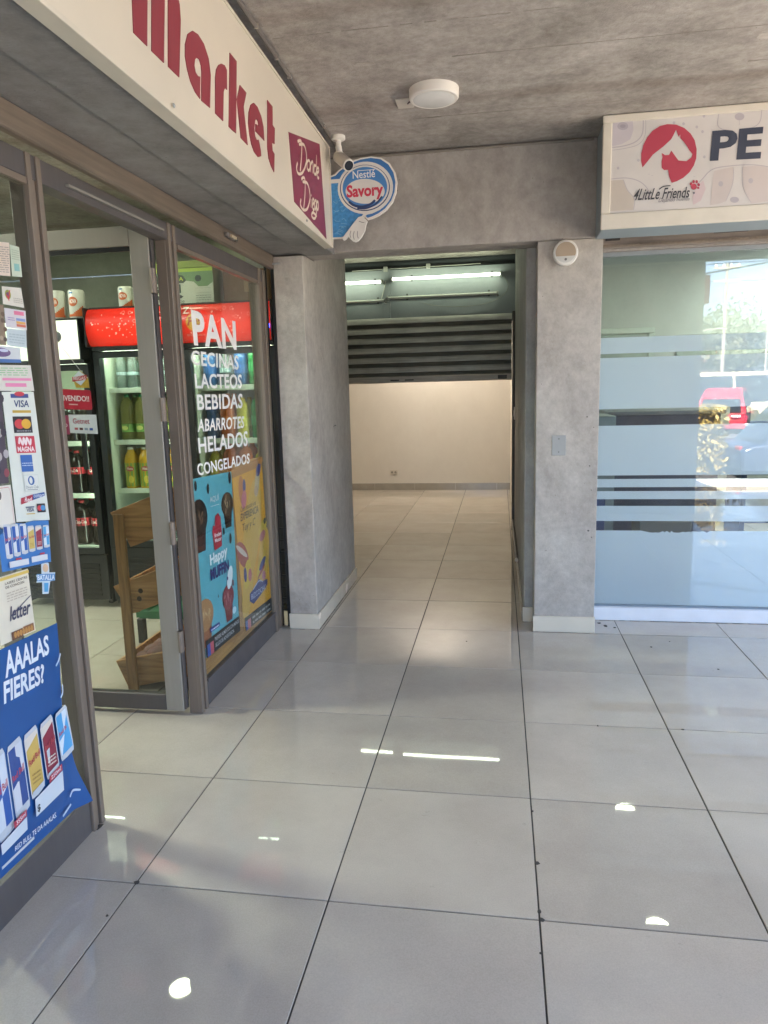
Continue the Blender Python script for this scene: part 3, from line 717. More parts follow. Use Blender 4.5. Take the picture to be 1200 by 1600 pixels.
for _ in range(16):
    x, y = random.uniform(425, 500), random.uniform(430, 720); s.stroke([(x, y), (x + random.uniform(10, 30), y + random.uniform(-18, 18)), (x + random.uniform(30, 45), y + random.uniform(-20, 20))], 3, '#79afd2')
s.rect(414, 372, 495, 346, WH)
s.ell(648, 418, 186, 172, WH, 40, 0.12); s.ell(645, 418, 168, 152, DB, 40, 0.12); s.ell(645, 416, 162, 147, WH, 40, 0.12); s.ell(645, 416, 150, 136, '#4580bb', 40, 0.12)
s.poly([(610, 615), (640, 575), (720, 560), (790, 510), (808, 490), (800, 515), (745, 568), (690, 590), (655, 595), (633, 612)], WH)
s.ell(646, 440, 132, 82, WH, 40, 0.1)
s.stroke([(535, 500), (570, 528), (625, 540), (680, 527), (712, 502)], 16, DB); s.stroke([(590, 548), (650, 552), (715, 528), (760, 480)], 12, DB)
s.text('Nestlé', 566, 352, 716, 302, '#e4e4e0', 0.01)
s.rect(600, 304, 716, 300, '#e4e4e0')
s.text('Savory', 522, 498, 768, 392, '#c4364f', 0.035)
s.finish(sv)
hand = [(600, 612), (625, 607), (650, 632), (660, 645), (650, 665), (642, 705), (620, 745), (596, 770), (575, 778), (555, 770), (540, 755), (528, 738), (512, 755), (496, 763), (486, 752), (494, 735), (528, 695), (560, 655)]
hd = Geo().prism([Z7(x, y, 0.004) for x, y in hand], (0, -0.016, 0)).build('glove', paint('#d8d6ce', 0.4), sv, 0.002)
s = Sheet(sfn); s.n = 0.0205
for p in ([(548, 700), (540, 725), (545, 748)], [(570, 705), (562, 735), (568, 762)], [(592, 705), (590, 735), (596, 755)], [(603, 640), (625, 650), (640, 652)]): s.stroke(p, 5, '#8f8d88')
s.g.build('print', s.mats, hd)
for z in (2.31, 2.50): Geo().box(0.196, 0.212, 2.15, 2.165, z - 0.02, z + 0.02).build('bracket', MT['steel'], sv)

cc = thing('security_camera', 'white bullet security camera hanging from the ceiling at the end of the market sign', 'camera', (0.26, 2.05, CZ))
Geo().lathe((0.262, 2.08, CZ - 0.022), [(0.028, 0), (0.036, 0.006), (0.036, 0.0215)], 20).build('mount', MT['white'], cc, smooth=True)
Geo().tube([(0.262, 2.08, CZ - 0.02), (0.262, 2.08, CZ - 0.066)], [0.014, 0.014], 12).tube([(0.262, 2.08, CZ - 0.052), (0.268, 2.07, CZ - 0.085)], 0.017, 12).build('arm', MT['white'], cc, smooth=True)
d = Vector((0.55, -0.62, -0.56)).normalized(); p0 = Vector((0.25, 2.10, CZ - 0.088)); p1 = p0 + d * 0.135
Geo().tube([p0, p0 + d * 0.012, p1], [0.022, 0.031, 0.031], 20).build('housing', paint('#cbc6bb', 0.4), cc, smooth=True)
Geo().tube([p1 + d * 0.0005, p1 + d * 0.004], 0.0285, 20).build('visor_ring', MT['white'], cc)
Geo().tube([p1 + d * 0.0042, p1 + d * 0.007], 0.024, 20).build('lens', paint('#101114', 0.1), cc)

cl = thing('ceiling_light', 'round white surface mounted ceiling light, switched off', 'ceiling light', (0.80, 1.612, CZ))
Geo().lathe((0.80, 1.612, CZ - 0.042), [(0.085, 0.001), (0.104, 0.0), (0.109, 0.006), (0.110, 0.0415)], 40).build('housing', paint('#dfdbd2', 0.4), cl, smooth=True)
Geo().lathe((0.80, 1.612, CZ - 0.0445), [(0.086, 0), (0.092, 0.002), (0.092, 0.0024)], 40).build('diffuser', paint('#dcdcd8', 0.25), cl, smooth=True)
pl = thing('cover_plate', 'small white cover plate on the ceiling beside the round light', 'cover plate', (0.657, 1.725, CZ))
Geo().box(0.618, 0.694, 1.675, 1.775, CZ - 0.008, CZ - 0.0005).build('plate', paint('#c3bcb0', 0.5), pl, 0.002)
Geo().tube([(0.67, 1.72, CZ - 0.009), (0.678, 1.70, CZ - 0.011), (0.69, 1.69, CZ - 0.01)], 0.003, 6).build('wire', paint('#55504a', 0.6), pl)

wl = thing('wall_lamp', 'round white wall lamp with sensor on the concrete pier', 'wall lamp', (1.443, 2.42, 2.11))
c = (1.443, 2.4198, 2.174)
Geo().lathe(c, [(0.060, 0), (0.067, 0.004), (0.067, 0.038), (0.062, 0.044), (0.056, 0.0445)], 40, axis='y').build('housing', MT['white'], wl, smooth=True)
def seg_poly(c, r, cut, up, y):
    a0 = math.asin(cut / r); n = 18
    if up: an = [a0 + (math.pi - 2 * a0) * k / n for k in range(n + 1)]
    else: an = [math.pi - a0 + (math.pi + 2 * a0) * k / n for k in range(n + 1)]
    return [(c[0] + r * math.cos(a), y, c[2] + r * math.sin(a)) for a in an]
Geo().prism(seg_poly(c, 0.054, -0.020, True, c[1] - 0.0448), (0, -0.004, 0)).build('diffuser', paint('#a8957d', 0.3), wl)
Geo().prism(seg_poly(c, 0.054, -0.0215, False, c[1] - 0.0448), (0, -0.0035, 0)).build('face', paint('#c9c7bf', 0.4), wl)
Geo().lathe((c[0], c[1] - 0.0485, c[2] - 0.037), [(0.007, 0), (0.007, 0.002), (0.003, 0.004)], 12, axis='y').build('sensor', paint('#77746e', 0.3), wl)
bp = thing('blank_plate', 'grey blank switch plate screwed to the concrete pier', 'wall plate', (1.425, 2.42, 1.062))
Geo().box(1.386, 1.464, 2.4155, 2.4198, 1.062, 1.178).build('plate', paint('#9fa09c', 0.4), bp, 0.003)
for z in (1.082, 1.158): Geo().lathe((1.425, 2.4152, z), [(0.004, 0), (0.003, 0.0015)], 8, axis='y').build('screw', paint('#6d6d6a', 0.4), bp)
g = Geo()
for x, z, s_ in [(1.58, 1.28, .006), (1.60, 1.0, .006), (1.617, 1.22, .004), (1.612, .86, .004), (1.41, .83, .003), (1.60, .62, .008), (1.62, .58, .006), (1.47, .72, .003), (1.36, .5, .004)]:
    g.prism([(x + s_ * random.uniform(.4, 1) * math.cos(a), 2.4195, z + s_ * random.uniform(.4, 1) * math.sin(a)) for a in (0, 1.2, 2.4, 3.6, 4.9)], (0, -0.0008, 0))
tag(g.build('chips', paint('#5d5a57', 0.9), pier), kind='stuff')

# ================================================================== CORRIDOR: TUBES, SHUTTER, OUTLET
TUBE = glow('lit_tube', '#ecf6d8', 3.4)
def batten(x0, x1, z, lit, label, off=0.0):
    t = thing('tube_light', label, 'tube light', ((x0 + x1) / 2, 5.6, z), 'tube lights above the roller shutter')
    Geo().box(x0 - 0.01, x1 + 0.01, 5.618, 5.638, z + 0.012, z + 0.03).build('batten', paint('#7f8580', 0.5), t, 0.003)
    Geo().tube([(x0, 5.52, z), (x1, 5.52, z)], 0.0125, 12).build('tube', TUBE if lit else paint('#dfe3d8', 0.3), t, smooth=True)
    for x in (x0 - 0.006, x1 + 0.006): Geo().box(x - 0.008, x + 0.008, 5.505, 5.6175, z - 0.016, z + 0.022).build('holder', paint('#a9aca6', 0.4), t, 0.002)
    for x in (x0 + 0.18, x1 - 0.08): Geo().box(x - 0.01, x + 0.01, 5.6385, 5.6398, z - 0.012, z + 0.05).build('clip', paint('#4a4d4c', 0.5), t)
    return t
batten(0.03, 1.09, 2.552, True, 'long lit fluorescent tube above the shutter, the right one of the upper pair')
batten(-1.12, -0.085, 2.536, True, 'lit fluorescent tube half hidden behind the left pillar')
batten(-0.02, 1.06, 2.372, False, 'unlit fluorescent tube below the lit right hand one')
batten(-1.12, -0.06, 2.350, False, 'unlit fluorescent tube below the lit one at the pillar')
cb = thing('cable', 'thin cables looping over the dark wall between the tube lights', 'cable', (0.5, 5.62, 2.3))
Geo().tube(smooth_pts([(1.12, 5.62, 2.55), (1.17, 5.615, 2.46), (1.12, 5.612, 2.36), (0.95, 5.61, 2.29), (0.7, 5.61, 2.27), (0.45, 5.61, 2.29), (0.33, 5.61, 2.32)], 6), 0.004, 5).build('loop', paint('#8b8f88', 0.5), cb)
Geo().tube(smooth_pts([(-0.05, 5.605, 2.55), (-0.075, 5.605, 2.45), (-0.10, 5.605, 2.38)], 6), 0.005, 5).build('loop', paint('#b9bcb2', 0.5), cb)
Geo().tube([(-0.4, 5.63, 2.668), (0.35, 5.63, 2.672), (0.9, 5.63, 2.676)], 0.004, 5).build('loop', paint('#a9aca2', 0.5), cb)
Geo().box(-0.07, -0.03, 5.59, 5.612, 2.64, 2.69).build('junction_box', paint('#b9bcb2', 0.5), cb, 0.003)
Geo().box(0.36, 0.40, 5.605, 5.636, 2.655, 2.70).build('junction_box', paint('#a4a79e', 0.5), cb, 0.003)

rs = thing('roller_shutter', 'half open grey steel roller shutter at the end of the corridor', 'shutter', (0, 5.58, 1.5))
prof = [(0.004, 0.0), (-0.002, 0.003), (0.004, 0.008), (0.004, 0.012), (-0.003, 0.016), (0.004, 0.021), (0.004, 0.025), (-0.004, 0.030), (0.003, 0.034), (-0.016, 0.039), (-0.017, 0.046), (-0.012, 0.075), (-0.004, 0.094), (0.004, 0.0975)]
SM = None
for k in range(6):
    z0 = 1.598 + 0.0975 * k
    if SM is None:
        o = Geo().prism([(-1.28, 5.58 + a, z0 + b) for a, b in prof] + [(-1.28, 5.590, z0 + 0.0975), (-1.28, 5.590, z0)], (2.488, 0, 0))
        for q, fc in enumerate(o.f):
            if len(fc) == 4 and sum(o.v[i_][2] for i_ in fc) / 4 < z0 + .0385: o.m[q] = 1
        o = o.build('slat', [MT['slat'], metal('shaded_groove_metal', '#7b7a70', 0.5, 0.2, (0.06, 1, 1), 0.25)], rs); SM = o  # darker groove colour paints in the shade between the slat faces
    else:
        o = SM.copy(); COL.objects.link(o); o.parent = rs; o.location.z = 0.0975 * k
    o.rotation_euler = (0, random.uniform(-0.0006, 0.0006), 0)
Geo().box(-1.28, 1.208, 5.562, 5.592, 1.535, 1.597).build('bottom_bar', metal('worn_bar', '#b5afa4', 0.5, 0.15, (0.06, 1, 1), 0.25), rs, 0.003)
for x in (-0.02, 0.13): Geo().box(x, x + 0.09, 5.553, 5.5615, 1.555, 1.566).build('handle', paint('#3a3835', 0.5), rs, 0.002)
Geo().box(1.07, 1.16, 5.556, 5.5615, 1.548, 1.585).build('lock', paint('#4a4844', 0.5), rs, 0.002)
Geo().box(1.211, 1.2395, 5.55, 5.60, 0.002, 2.2).build('guide_rail', metal('rail_metal', '#5c5852', 0.5, 0.5), rs, 0.002)
Geo().box(-1.31, -1.283, 5.55, 5.60, 0.002, 2.2).build('guide_rail', metal('rail_metal', '#5c5852', 0.5, 0.5), rs, 0.002)
pp = thing('pipe', 'dark drain pipe running low along the right corridor wall', 'pipe', (1.23, 4.5, 0.1))
Geo().tube([(1.222, 3.80, 0.115), (1.222, 5.5, 0.115)], 0.012, 10).build('pipe_run', paint('#3e3d3b', 0.4), pp, smooth=True)
Geo().tube([(1.222, 3.79, 0.115), (1.222, 3.76, 0.115)], 0.014, 10).build('pipe_end', paint('#d0cdc6', 0.4), pp)
sw = thing('switch_box', 'small white switch box beside the shutter rail on the corridor wall', 'switch', (1.23, 5.3, 1.2))
Geo().box(1.226, 1.2395, 5.25, 5.33, 1.15, 1.27).build('plate', MT['white'], sw, 0.002)
Geo().box(1.222, 1.2255, 5.27, 5.31, 1.18, 1.24).build('rocker', paint('#c9c7c0', 0.3), sw, 0.001)
ot = thing('wall_outlet', 'white double power outlet low on the cream room wall', 'outlet', (-0.46, 8.6, 0.235))
Geo().box(-0.515, -0.405, 8.59, 8.5995, 0.232, 0.298).build('plate', paint('#cfc6b6', 0.4), ot, 0.002)
for x in (-0.485, -0.435): Geo().lathe((x, 8.5895, 0.265), [(0.017, 0), (0.015, 0.002)], 14, axis='y').build('socket', paint('#8d867b', 0.4), ot)
rl = thing('room_light', 'lit square ceiling panel in the empty room, hidden by the shutter', 'ceiling light', (0.15, 7.9, CZ - 0.01))
Geo().box(-0.15, 0.45, 7.6, 8.2, CZ - 0.035, CZ - 0.001).build('housing', MT['white'], rl, 0.003)
Geo().box(-0.13, 0.43, 7.62, 8.18, CZ - 0.038, CZ - 0.0355).build('diffuser', glow('warm_panel', '#fff2e2', 6.4), rl)

# lit round panels inside the two shops (mirrored in the floor), then unseen ones added to brighten both
LED = glow('led_panel', '#fbffd6', 12)
LED_FILL = glow('added_fill_panel', '#f8ffee', 52)  # stronger glow for the added, unseen fill lights
def round_led(x, y, r, label, m=None):
    t = thing('ceiling_light', label, 'ceiling light', (x, y, CZ))
    Geo().lathe((x, y, CZ - 0.03), [(r - 0.004, 0), (r + 0.008, 0.003), (r + 0.008, 0.0295)], 28).build('housing', MT['white'], t, smooth=True)
    Geo().lathe((x, y, CZ - 0.033), [(r - 0.006, 0), (r - 0.004, 0.0028)], 28).build('diffuser', m or LED, t)
round_led(2.32, 3.42, 0.095, 'lit round ceiling light in the pet shop, the one nearer the window')
round_led(2.335, 5.02, 0.095, 'lit round ceiling light at the back of the pet shop')
round_led(-1.16, 2.37, 0.085, 'lit round ceiling light in the market, the one just in front of the fridges')
round_led(-1.16, 3.66, 0.06, 'lit round ceiling light in the market behind the fridges')
round_led(-1.9, 0.7, 0.115, 'added unseen round fill light in the market inside the door', LED_FILL)  # this and the deep market lights are added out of view to brighten the market
round_led(-2.9, 1.2, 0.115, 'added unseen round fill light deep in the market', LED_FILL)
round_led(3.9, 3.4, 0.13, 'added unseen round fill light in the far half of the pet shop near the glass', LED)  # both far pet shop lights are added out of view to lift the interior
round_led(3.9, 5.2, 0.13, 'added unseen round fill light in the far back corner of the pet shop', LED_FILL)
round_led(-2.9, 2.2, 0.115, 'added unseen round fill light deep in the market near the cola fridge', LED_FILL)

# ================================================================== PET SHOP FRONT
pf = thing('shop_window', 'pet shop window with frosted film bands and a white sill', 'shop window', (4, 2.7, 0))
Geo().box(1.649, 4.25, 2.66, 2.74, 0.0, 0.083).build('sill', MT['sill'], pf, 0.004)
Geo().box(1.649, 4.25, 2.69, 2.715, 0.0835, 0.094).build('gasket', paint('#7e8a92', 0.5), pf)
Geo().box(1.649, 4.25, 2.69, 2.72, 2.19, 2.214).build('head_rail', paint('#8d9598', 0.4), pf, 0.002)
for i, x0 in enumerate((1.649, 3.602)):
    x1 = (3.598, 4.25)[i]
    Geo().box(x0, x1, 2.698, 2.704, 0.094, 2.19).build('glass_pane', MT['petglass'], pf)
def ragged(x0, x1, z0, z1, top=False):
    if not top: return [(x0, 2.7045, z0), (x1, 2.7045, z0), (x1, 2.7045, z1), (x0, 2.7045, z1)]
    pts = [(x0, 2.7045, z0), (x1, 2.7045, z0), (x1, 2.7045, z1)]; x = 2.35
    pts += [(x, 2.7045, z1)]
    while x > 2.0:
        x -= random.uniform(0.006, 0.02); pts.append((x, 2.7045, z1 - random.uniform(0, 0.014)))
    return pts + [(1.95, 2.7045, z1), (x0, 2.7045, z1)]
for z0, z1, rg in ((0.095, 0.566, True), (0.626, 0.72, False), (0.762, 0.812, False), (0.836, 0.887, False), (0.909, 1.212, False), (1.312, 1.614, False), (1.638, 1.731, False)):
    Geo().prism(ragged(1.65, 4.24, z0, z1, rg), (0, 0.0006, 0)).build('frosted_band', MT['frost'], pf)
pb = thing('roller_shutter', 'rolled up pet shop shutter, its worn brown bottom bar above the window', 'shutter', (4, 2.63, 2.2))
Geo().box(1.66, 4.25, 2.605, 2.64, 2.222, 2.312).build('bottom_bar', metal('worn_bar_brown', '#958a80', 0.5, 0.4, (0.06, 1, 1), 0.2), pb, 0.003)
Geo().box(1.66, 4.25, 2.59, 2.604, 2.226, 2.240).build('lip', MT['bar'], pb)
Geo().box(1.68, 1.76, 2.596, 2.6045, 2.262, 2.280).build('lock', paint('#3d3a37', 0.5), pb, 0.002)
hh = Geo().box(2.26, 2.44, 2.597, 2.6045, 2.27, 2.298).build('handle_recess', paint('#57524c', 0.5), pb, 0.002)
Geo().tube([(2.275, 2.59, 2.284), (2.425, 2.59, 2.284)], 0.005, 6).build('handle', MT['steel'], hh)
Geo().box(1.648, 1.659, 2.607, 2.638, 0.1, 2.6).build('guide_rail', paint('#8f8f8b', 0.5), pb)

# pet sign
ps = thing('pet_shop_sign', 'white framed pet shop sign with a red round logo and dark PE lettering', 'sign', (2.5, 2.2, 2.23))
Geo().box(1.600, 4.2, 2.118, 2.4, 2.236, 2.752).build('cabinet', paint('#8b969c', 0.5, var=0.06), ps, 0.004)
FR = paint('#d0c9ba', 0.4, var=0.05)
for b in [(1.588, 4.21, 2.096, 2.1175, 2.226, 2.300), (1.588, 4.21, 2.096, 2.1175, 2.722, 2.757), (1.588, 1.632, 2.0965, 2.117, 2.3005, 2.7215), (4.57, 4.21, 2.0965, 2.117, 2.3005, 2.7215)]:
    Geo().box(*b).build('frame', FR, ps, 0.004)
Geo().box(1.6325, 4.1695, 2.104, 2.1165, 2.3006, 2.7214).build('panel', paint('#cbc6c1', 0.35, var=0.03), ps)
def Z8(x, y, n=0.0):
    px, py = x * 0.2333 - 24, y * 0.2333 - 18
    return (1.592 + px * 0.002918, 2.104 - n, 2.765 - (py + 0.0898 * px) * 0.00296)
s = Sheet(lambda u, v, n: Z8(u, v, n)); s.n = 0.0006
PK, GR = '#c2b8b3', '#b0a9ad'
s.poly([(168, 110), (300, 100), (310, 180), (290, 240), (230, 275), (164, 290)], '#bdb6ba'); s.ell(235, 155, 38, 26, '#aaa3aa'); s.ell(235, 155, 20, 12, '#9c959c')
s.stroke([(375, 98), (372, 200), (330, 255), (250, 285), (164, 298)], 7, GR); s.stroke([(392, 100), (390, 215), (345, 275), (255, 302), (166, 316)], 2.5, '#9d96a0')
s.stroke([(160, 510), (270, 500), (360, 520), (420, 570), (440, 640)], 6, GR); s.poly([(158, 520), (250, 512), (280, 580), (330, 640), (325, 715), (156, 728)], '#beb4a8'); s.stroke([(250, 512), (280, 580), (330, 640), (328, 716)], 5, GR)
s.poly([(870, 440), (1000, 410), (1000, 520), (960, 640), (900, 662), (855, 668)], PK); s.poly([(1060, 410), (1190, 395), (1250, 420), (1250, 630), (1130, 650), (1080, 560)], PK)
s.stroke([(735, 560), (790, 500), (860, 430), (980, 405), (1130, 395), (1260, 410)], 6, GR); s.stroke([(1000, 415), (1000, 520), (960, 640)], 4, GR); s.stroke([(1060, 412), (1070, 540), (1130, 645)], 4, GR)
s.ell(920, 525, 16, 18, GR); s.ell(1120, 500, 16, 18, GR); s.ell(1018, 628, 30, 20, GR)
s.stroke([(885, 60), (880, 140), (920, 170), (1000, 180)], 5, GR); s.stroke([(1165, 40), (1160, 110), (1120, 150), (1030, 165)], 5, GR); s.ell(1022, 85, 32, 24, GR); s.stroke([(1022, 110), (1024, 140)], 4, GR)
s.poly([(750, 560), (800, 505), (820, 560), (790, 640), (740, 670), (730, 620)], '#c9b6b6')
for x, y in [(350, 380), (210, 435), (585, 130), (650, 135), (780, 185), (740, 155), (800, 350), (785, 85)]: s.ell(x, y, 9, 10, '#b4aeb2', 10)
for k in range(14): s.rect(420 + k * 24, 470 + (k % 3) * 9, 432 + k * 24, 473 + (k % 3) * 9, '#b4aeb2') if k < 2 or k > 12 else None
LOGO = '#b04052'
s.poly([(380, 428), (369, 385), (368, 335), (380, 280), (405, 228), (440, 185), (490, 152), (540, 139), (600, 141), (655, 162), (700, 198), (730, 242), (746, 300), (746, 360), (732, 408), (705, 452), (665, 490), (620, 515), (585, 526), (566, 485), (557, 440), (530, 442), (513, 428), (510, 385), (516, 355), (508, 328), (532, 343), (560, 341), (574, 312), (598, 342), (625, 376), (680, 380), (712, 356), (719, 332), (695, 306), (682, 285), (655, 252), (632, 228), (630, 205), (620, 222), (601, 175), (584, 212), (570, 238), (520, 285), (450, 340), (415, 385)], LOGO)
s.text('PE', 838, 372, 1190, 158, '#3c4252', 0.035, quad=[(846, 180), (1186, 148), (1176, 354), (838, 376)])
s.text('4LittLe Friends', 320, 650, 712, 560, '#3f3f44', 0.012, 0.25, quad=[(335, 572), (712, 548), (712, 622), (320, 652)])
s.stroke([(500, 572), (530, 552), (578, 545)], 7, '#3f3f44')
s.text('Dejando huellas', 500, 665, 715, 625, '#77747a', 0.0, 0.3, quad=[(500, 630), (714, 618), (714, 648), (497, 668)])
s.ell(738, 548, 20, 20, LOGO); [s.ell(x, y, 9, 11, LOGO, 10) for x, y in ((718, 530), (735, 515), (756, 515), (770, 535))]; s.ell(768, 556, 9, 7, LOGO, 8); s.ell(740, 590, 8, 7, '#77747a', 10)
s.finish(ps)
for x in (1.62, 1.78): Geo().box(x - 0.006, x + 0.006, 2.11, 2.122, 2.757, 2.7595).build('screw', MT['steel'], ps)

# ================================================================== PRINTS ON THE MARKET GLASS
BLK = '#26272b'
# white vinyl words
vw = thing('window_lettering', 'white vinyl words listing groceries on the market window', 'lettering', (XG, 1.63, 1.08))
s = Sheet(lambda u, v, n: (XG + n, u, v)); s.n = -0.0004
VW = paint('#eceae4', 0.5, var=0.03)
WORDS = [('PAN', [(1.33, 1.838), (1.885, 1.835), (1.879, 1.687), (1.34, 1.681)]), ('CECINAS', [(1.30, 1.658), (1.903, 1.658), (1.891, 1.584), (1.30, 1.593)]), ('LACTEOS', [(1.32, 1.555), (1.935, 1.562), (1.922, 1.487), (1.325, 1.487)]),
         ('BEBIDAS', [(1.33, 1.461), (1.928, 1.46), (1.915, 1.382), (1.331, 1.389)]), ('ABARROTES', [(1.324, 1.348), (1.937, 1.34), (1.917, 1.275), (1.314, 1.29)]), ('HELADOS', [(1.31, 1.264), (1.974, 1.258), (1.96, 1.175), (1.312, 1.191)]), ('CONGELADOS', [(1.276, 1.147), (1.984, 1.134), (1.975, 1.078), (1.287, 1.09)])]
for i, (t, q) in enumerate(WORDS): s.n = -0.0004; s.text(t, 0, 0, 1, 1, VW, 0.022 if i else 0.035, quad=q, space=1.05)
s.finish(vw)

# blue muffin poster
def note_lines(s, u0, v0, u1, v1, k, m='#8b8a86'): s.lines(u0, v0, u1, v1, k, m)
fn = front([(1.24, 1.082), (1.719, 1.062), (1.698, 0.205), (1.252, 0.222)], -0.0112)
fn_ = fn; fn = lambda u, v, n: fn_(u, v, n + 0.0008)
rt, s = sheet_thing('poster', 'light blue muffin poster on the lower half of the market window', 'poster', fn, '#6cc3d4')
CH, CH2 = '#3a2724', '#6b4a3c'
def muffin(s, u, v, ru, rv, top, case, bits):
    s.poly([(u - ru * 0.75, v + rv * 0.1), (u + ru * 0.75, v + rv * 0.1), (u + ru * 0.5, v - rv), (u - ru * 0.5, v - rv)], case)
    s.ell(u, v + rv * 0.28, ru, rv * 0.66, top, 18)
    for k in range(9):
        a = random.uniform(0, 6.28); q = random.uniform(0, 0.8)
        s.ell(u + ru * q * math.cos(a), v + rv * 0.3 + rv * 0.55 * q * math.sin(a), ru * 0.14, rv * 0.07, bits, 7, random.uniform(0, 3))
muffin(s, 0.09, 0.745, 0.2, 0.15, CH, '#54302c', '#8d6a52'); muffin(s, 0.83, 0.78, 0.17, 0.11, '#574034', CH, '#c6ab86')
muffin(s, 0.05, 0.20, 0.22, 0.14, '#c08a5c', '#a8623f', '#dcb485'); muffin(s, 0.70, 0.225, 0.17, 0.115, '#a24452', '#8b3038', '#d18a92')
for u, v, r in [(0.34, 0.93, .03), (0.93, 0.965, .04), (0.68, 0.66, .025), (0.86, 0.60, .035), (0.05, 0.96, .03), (0.42, 0.30, .012), (0.55, 0.24, .016)]: s.ell(u, v, r, r * 0.9, '#3c3538', 9, 0.7)
s.text('AQUÍ', 0.36, 0.845, 0.60, 0.89, '#e2eef0', 0.02); s.rect(0.37, 0.825, 0.60, 0.829, '#e2eef0')
s.poly([(0.40, 0.57), (0.60, 0.58), (0.62, 0.66), (0.61, 0.75), (0.55, 0.78), (0.47, 0.765), (0.45, 0.71), (0.40, 0.715), (0.37, 0.68)], '#c23a4c')
s.text('Breden', 0.42, 0.645, 0.60, 0.668, '#f0e6e6', 0.02); s.text('Master', 0.42, 0.615, 0.60, 0.638, '#f0e6e6', 0.02)
s.text('Happy', 0.26, 0.485, 0.74, 0.565, '#e2f0f2', 0.035, quad=[(0.26, 0.56), (0.74, 0.575), (0.74, 0.49), (0.26, 0.48)]); s.text('MUFFIN', 0.25, 0.41, 0.76, 0.48, '#3b3a78', 0.035)
s.ell(0.77, 0.37, 0.10, 0.055, '#dcebee', 16, 0.5); s.ell(0.70, 0.372, 0.02, 0.012, '#3b3a78', 8); s.poly([(0.83, 0.31), (0.88, 0.305), (0.88, 0.34), (0.83, 0.35)], '#7a4b54')
s.ell(0.85, 0.155, 0.06, 0.022, '#bfe2ea', 12); s.rect(0.14, 0.125, 0.40, 0.15, '#2d3f8a'); s.lines(0.17, 0.13, 0.38, 0.146, 1, '#dfe5f2', 0.5)
s.rect(0.0, 0.0, 1.0, 0.098, BLK); s.rect(0.03, 0.0, 0.11, 0.07, '#3f62ac'); s.rect(0.11, 0.0, 0.20, 0.07, '#c35a66')
s.text('PREFIERE ALIMENTOS CON MENOS', 0.24, 0.058, 0.96, 0.08, '#c9c9c6', 0.01); s.text('SELLOS DE ADVERTENCIA', 0.24, 0.022, 0.80, 0.044, '#c9c9c6', 0.01)
s.finish(rt)

fn2 = front([(1.722, 1.066), (2.206, 1.081), (2.245, 0.150), (1.778, 0.172)], -0.0112)
fn = lambda u, v, n: fn2(u, v, n + 0.0008)
rt, s = sheet_thing('poster', 'yellow sweet bun poster with a blue logo on the market window', 'poster', fn, '#f2b03a')
s.poly([(0, .955), (1, .955), (1, 1), (0, 1)], '#c58a4b')
for u, v, r in [(0.5, 0.6, .5), (0.8, 0.35, .35), (0.2, 0.25, .3)]: s.ell(u, v, r * 0.9, r * 0.4, '#e6b64c', 20, 0.6)
for u, v, ru, rv, c_, a in [(0.25, 0.86, .09, .09, '#d3823b', .5), (0.34, 0.88, .05, .04, '#3c4a92', .5), (0.30, 0.80, .09, .05, '#d77886', .3), (0.78, 0.87, .13, .06, '#d6c49a', .6), (0.85, 0.94, .09, .035, '#3c4a92', .2), (0.72, 0.82, .07, .03, '#c9a98a', .1),
                            (0.12, 0.475, .19, .075, '#b95a4e', -.3), (0.1, 0.50, .17, .02, '#e2d2c2', -.3), (0.85, 0.56, .17, .05, '#e9c34c', .2), (0.83, 0.52, .12, .03, '#c77780', .1), (0.95, 0.605, .05, .02, '#56524a', 0),
                            (0.22, 0.34, .14, .075, '#e8c33c', .4), (0.30, 0.325, .06, .04, '#d06a7c', .2), (0.15, 0.345, .05, .045, '#3c4a92', .6), (0.72, 0.33, .2, .05, '#ecc63a', .2), (0.76, 0.345, .14, .026, '#364488', .2), (0.70, 0.30, .16, .012, '#b4434a', .2), (0.78, 0.265, .07, .03, '#cf7f92', 0)]:
    s.ell(u, v, ru, rv, c_, 16, a)
s.text('Cada bocado una', 0.16, 0.735, 0.68, 0.765, '#4a4234', 0.0, 0.3); s.text('EXPERIENCIA', 0.14, 0.68, 0.75, 0.725, '#4a4234', 0.01, 0.2); s.text('Tuy y C', 0.18, 0.60, 0.62, 0.66, '#4a4234', 0.0, 0.35)
s.poly([(0.22, 0.165), (0.34, 0.13), (0.62, 0.155), (0.88, 0.19), (0.90, 0.225), (0.70, 0.235), (0.58, 0.265), (0.40, 0.225), (0.24, 0.21)], '#2f3c86'); s.text('BIZCOCHO', 0.28, 0.165, 0.84, 0.20, '#c7cfe2', 0.01); s.stroke([(0.36, 0.222), (0.58, 0.25), (0.72, 0.228)], 0.008, '#c7cfe2')
s.rect(0, 0, 1, 0.085, BLK); s.rect(0.03, 0.0, 0.10, 0.06, '#4a6ab0'); s.rect(0.10, 0.0, 0.20, 0.06, '#cf6a78'); s.lines(0.26, 0.012, 0.95, 0.075, 2, '#b8b8b4')
s.finish(rt)
# wooden board standing behind the two posters
wb = thing('wooden_board', 'pale wooden display board standing behind the two posters', 'board', (XG - 0.03, 1.75, 0.13))
Geo().box(XG - 0.032, XG - 0.014, 1.232, 2.255, 0.134, 0.205).build('bottom_plank', wood('pale_board', '#a06f3c', '#c59355', 'Y'), wb, 0.002)
Geo().box(XG - 0.030, XG - 0.012, 1.722, 1.776, 0.206, 1.06).build('upright', wood('pale_upright', '#a06f3c', '#c59355', 'Z'), wb, 0.002)
Geo().box(XG - 0.030, XG - 0.012, 1.777, 2.235, 1.062, 1.092).build('top_plank', wood('pale_top', '#a8743e', '#cc9a5a', 'Y'), wb, 0.002)

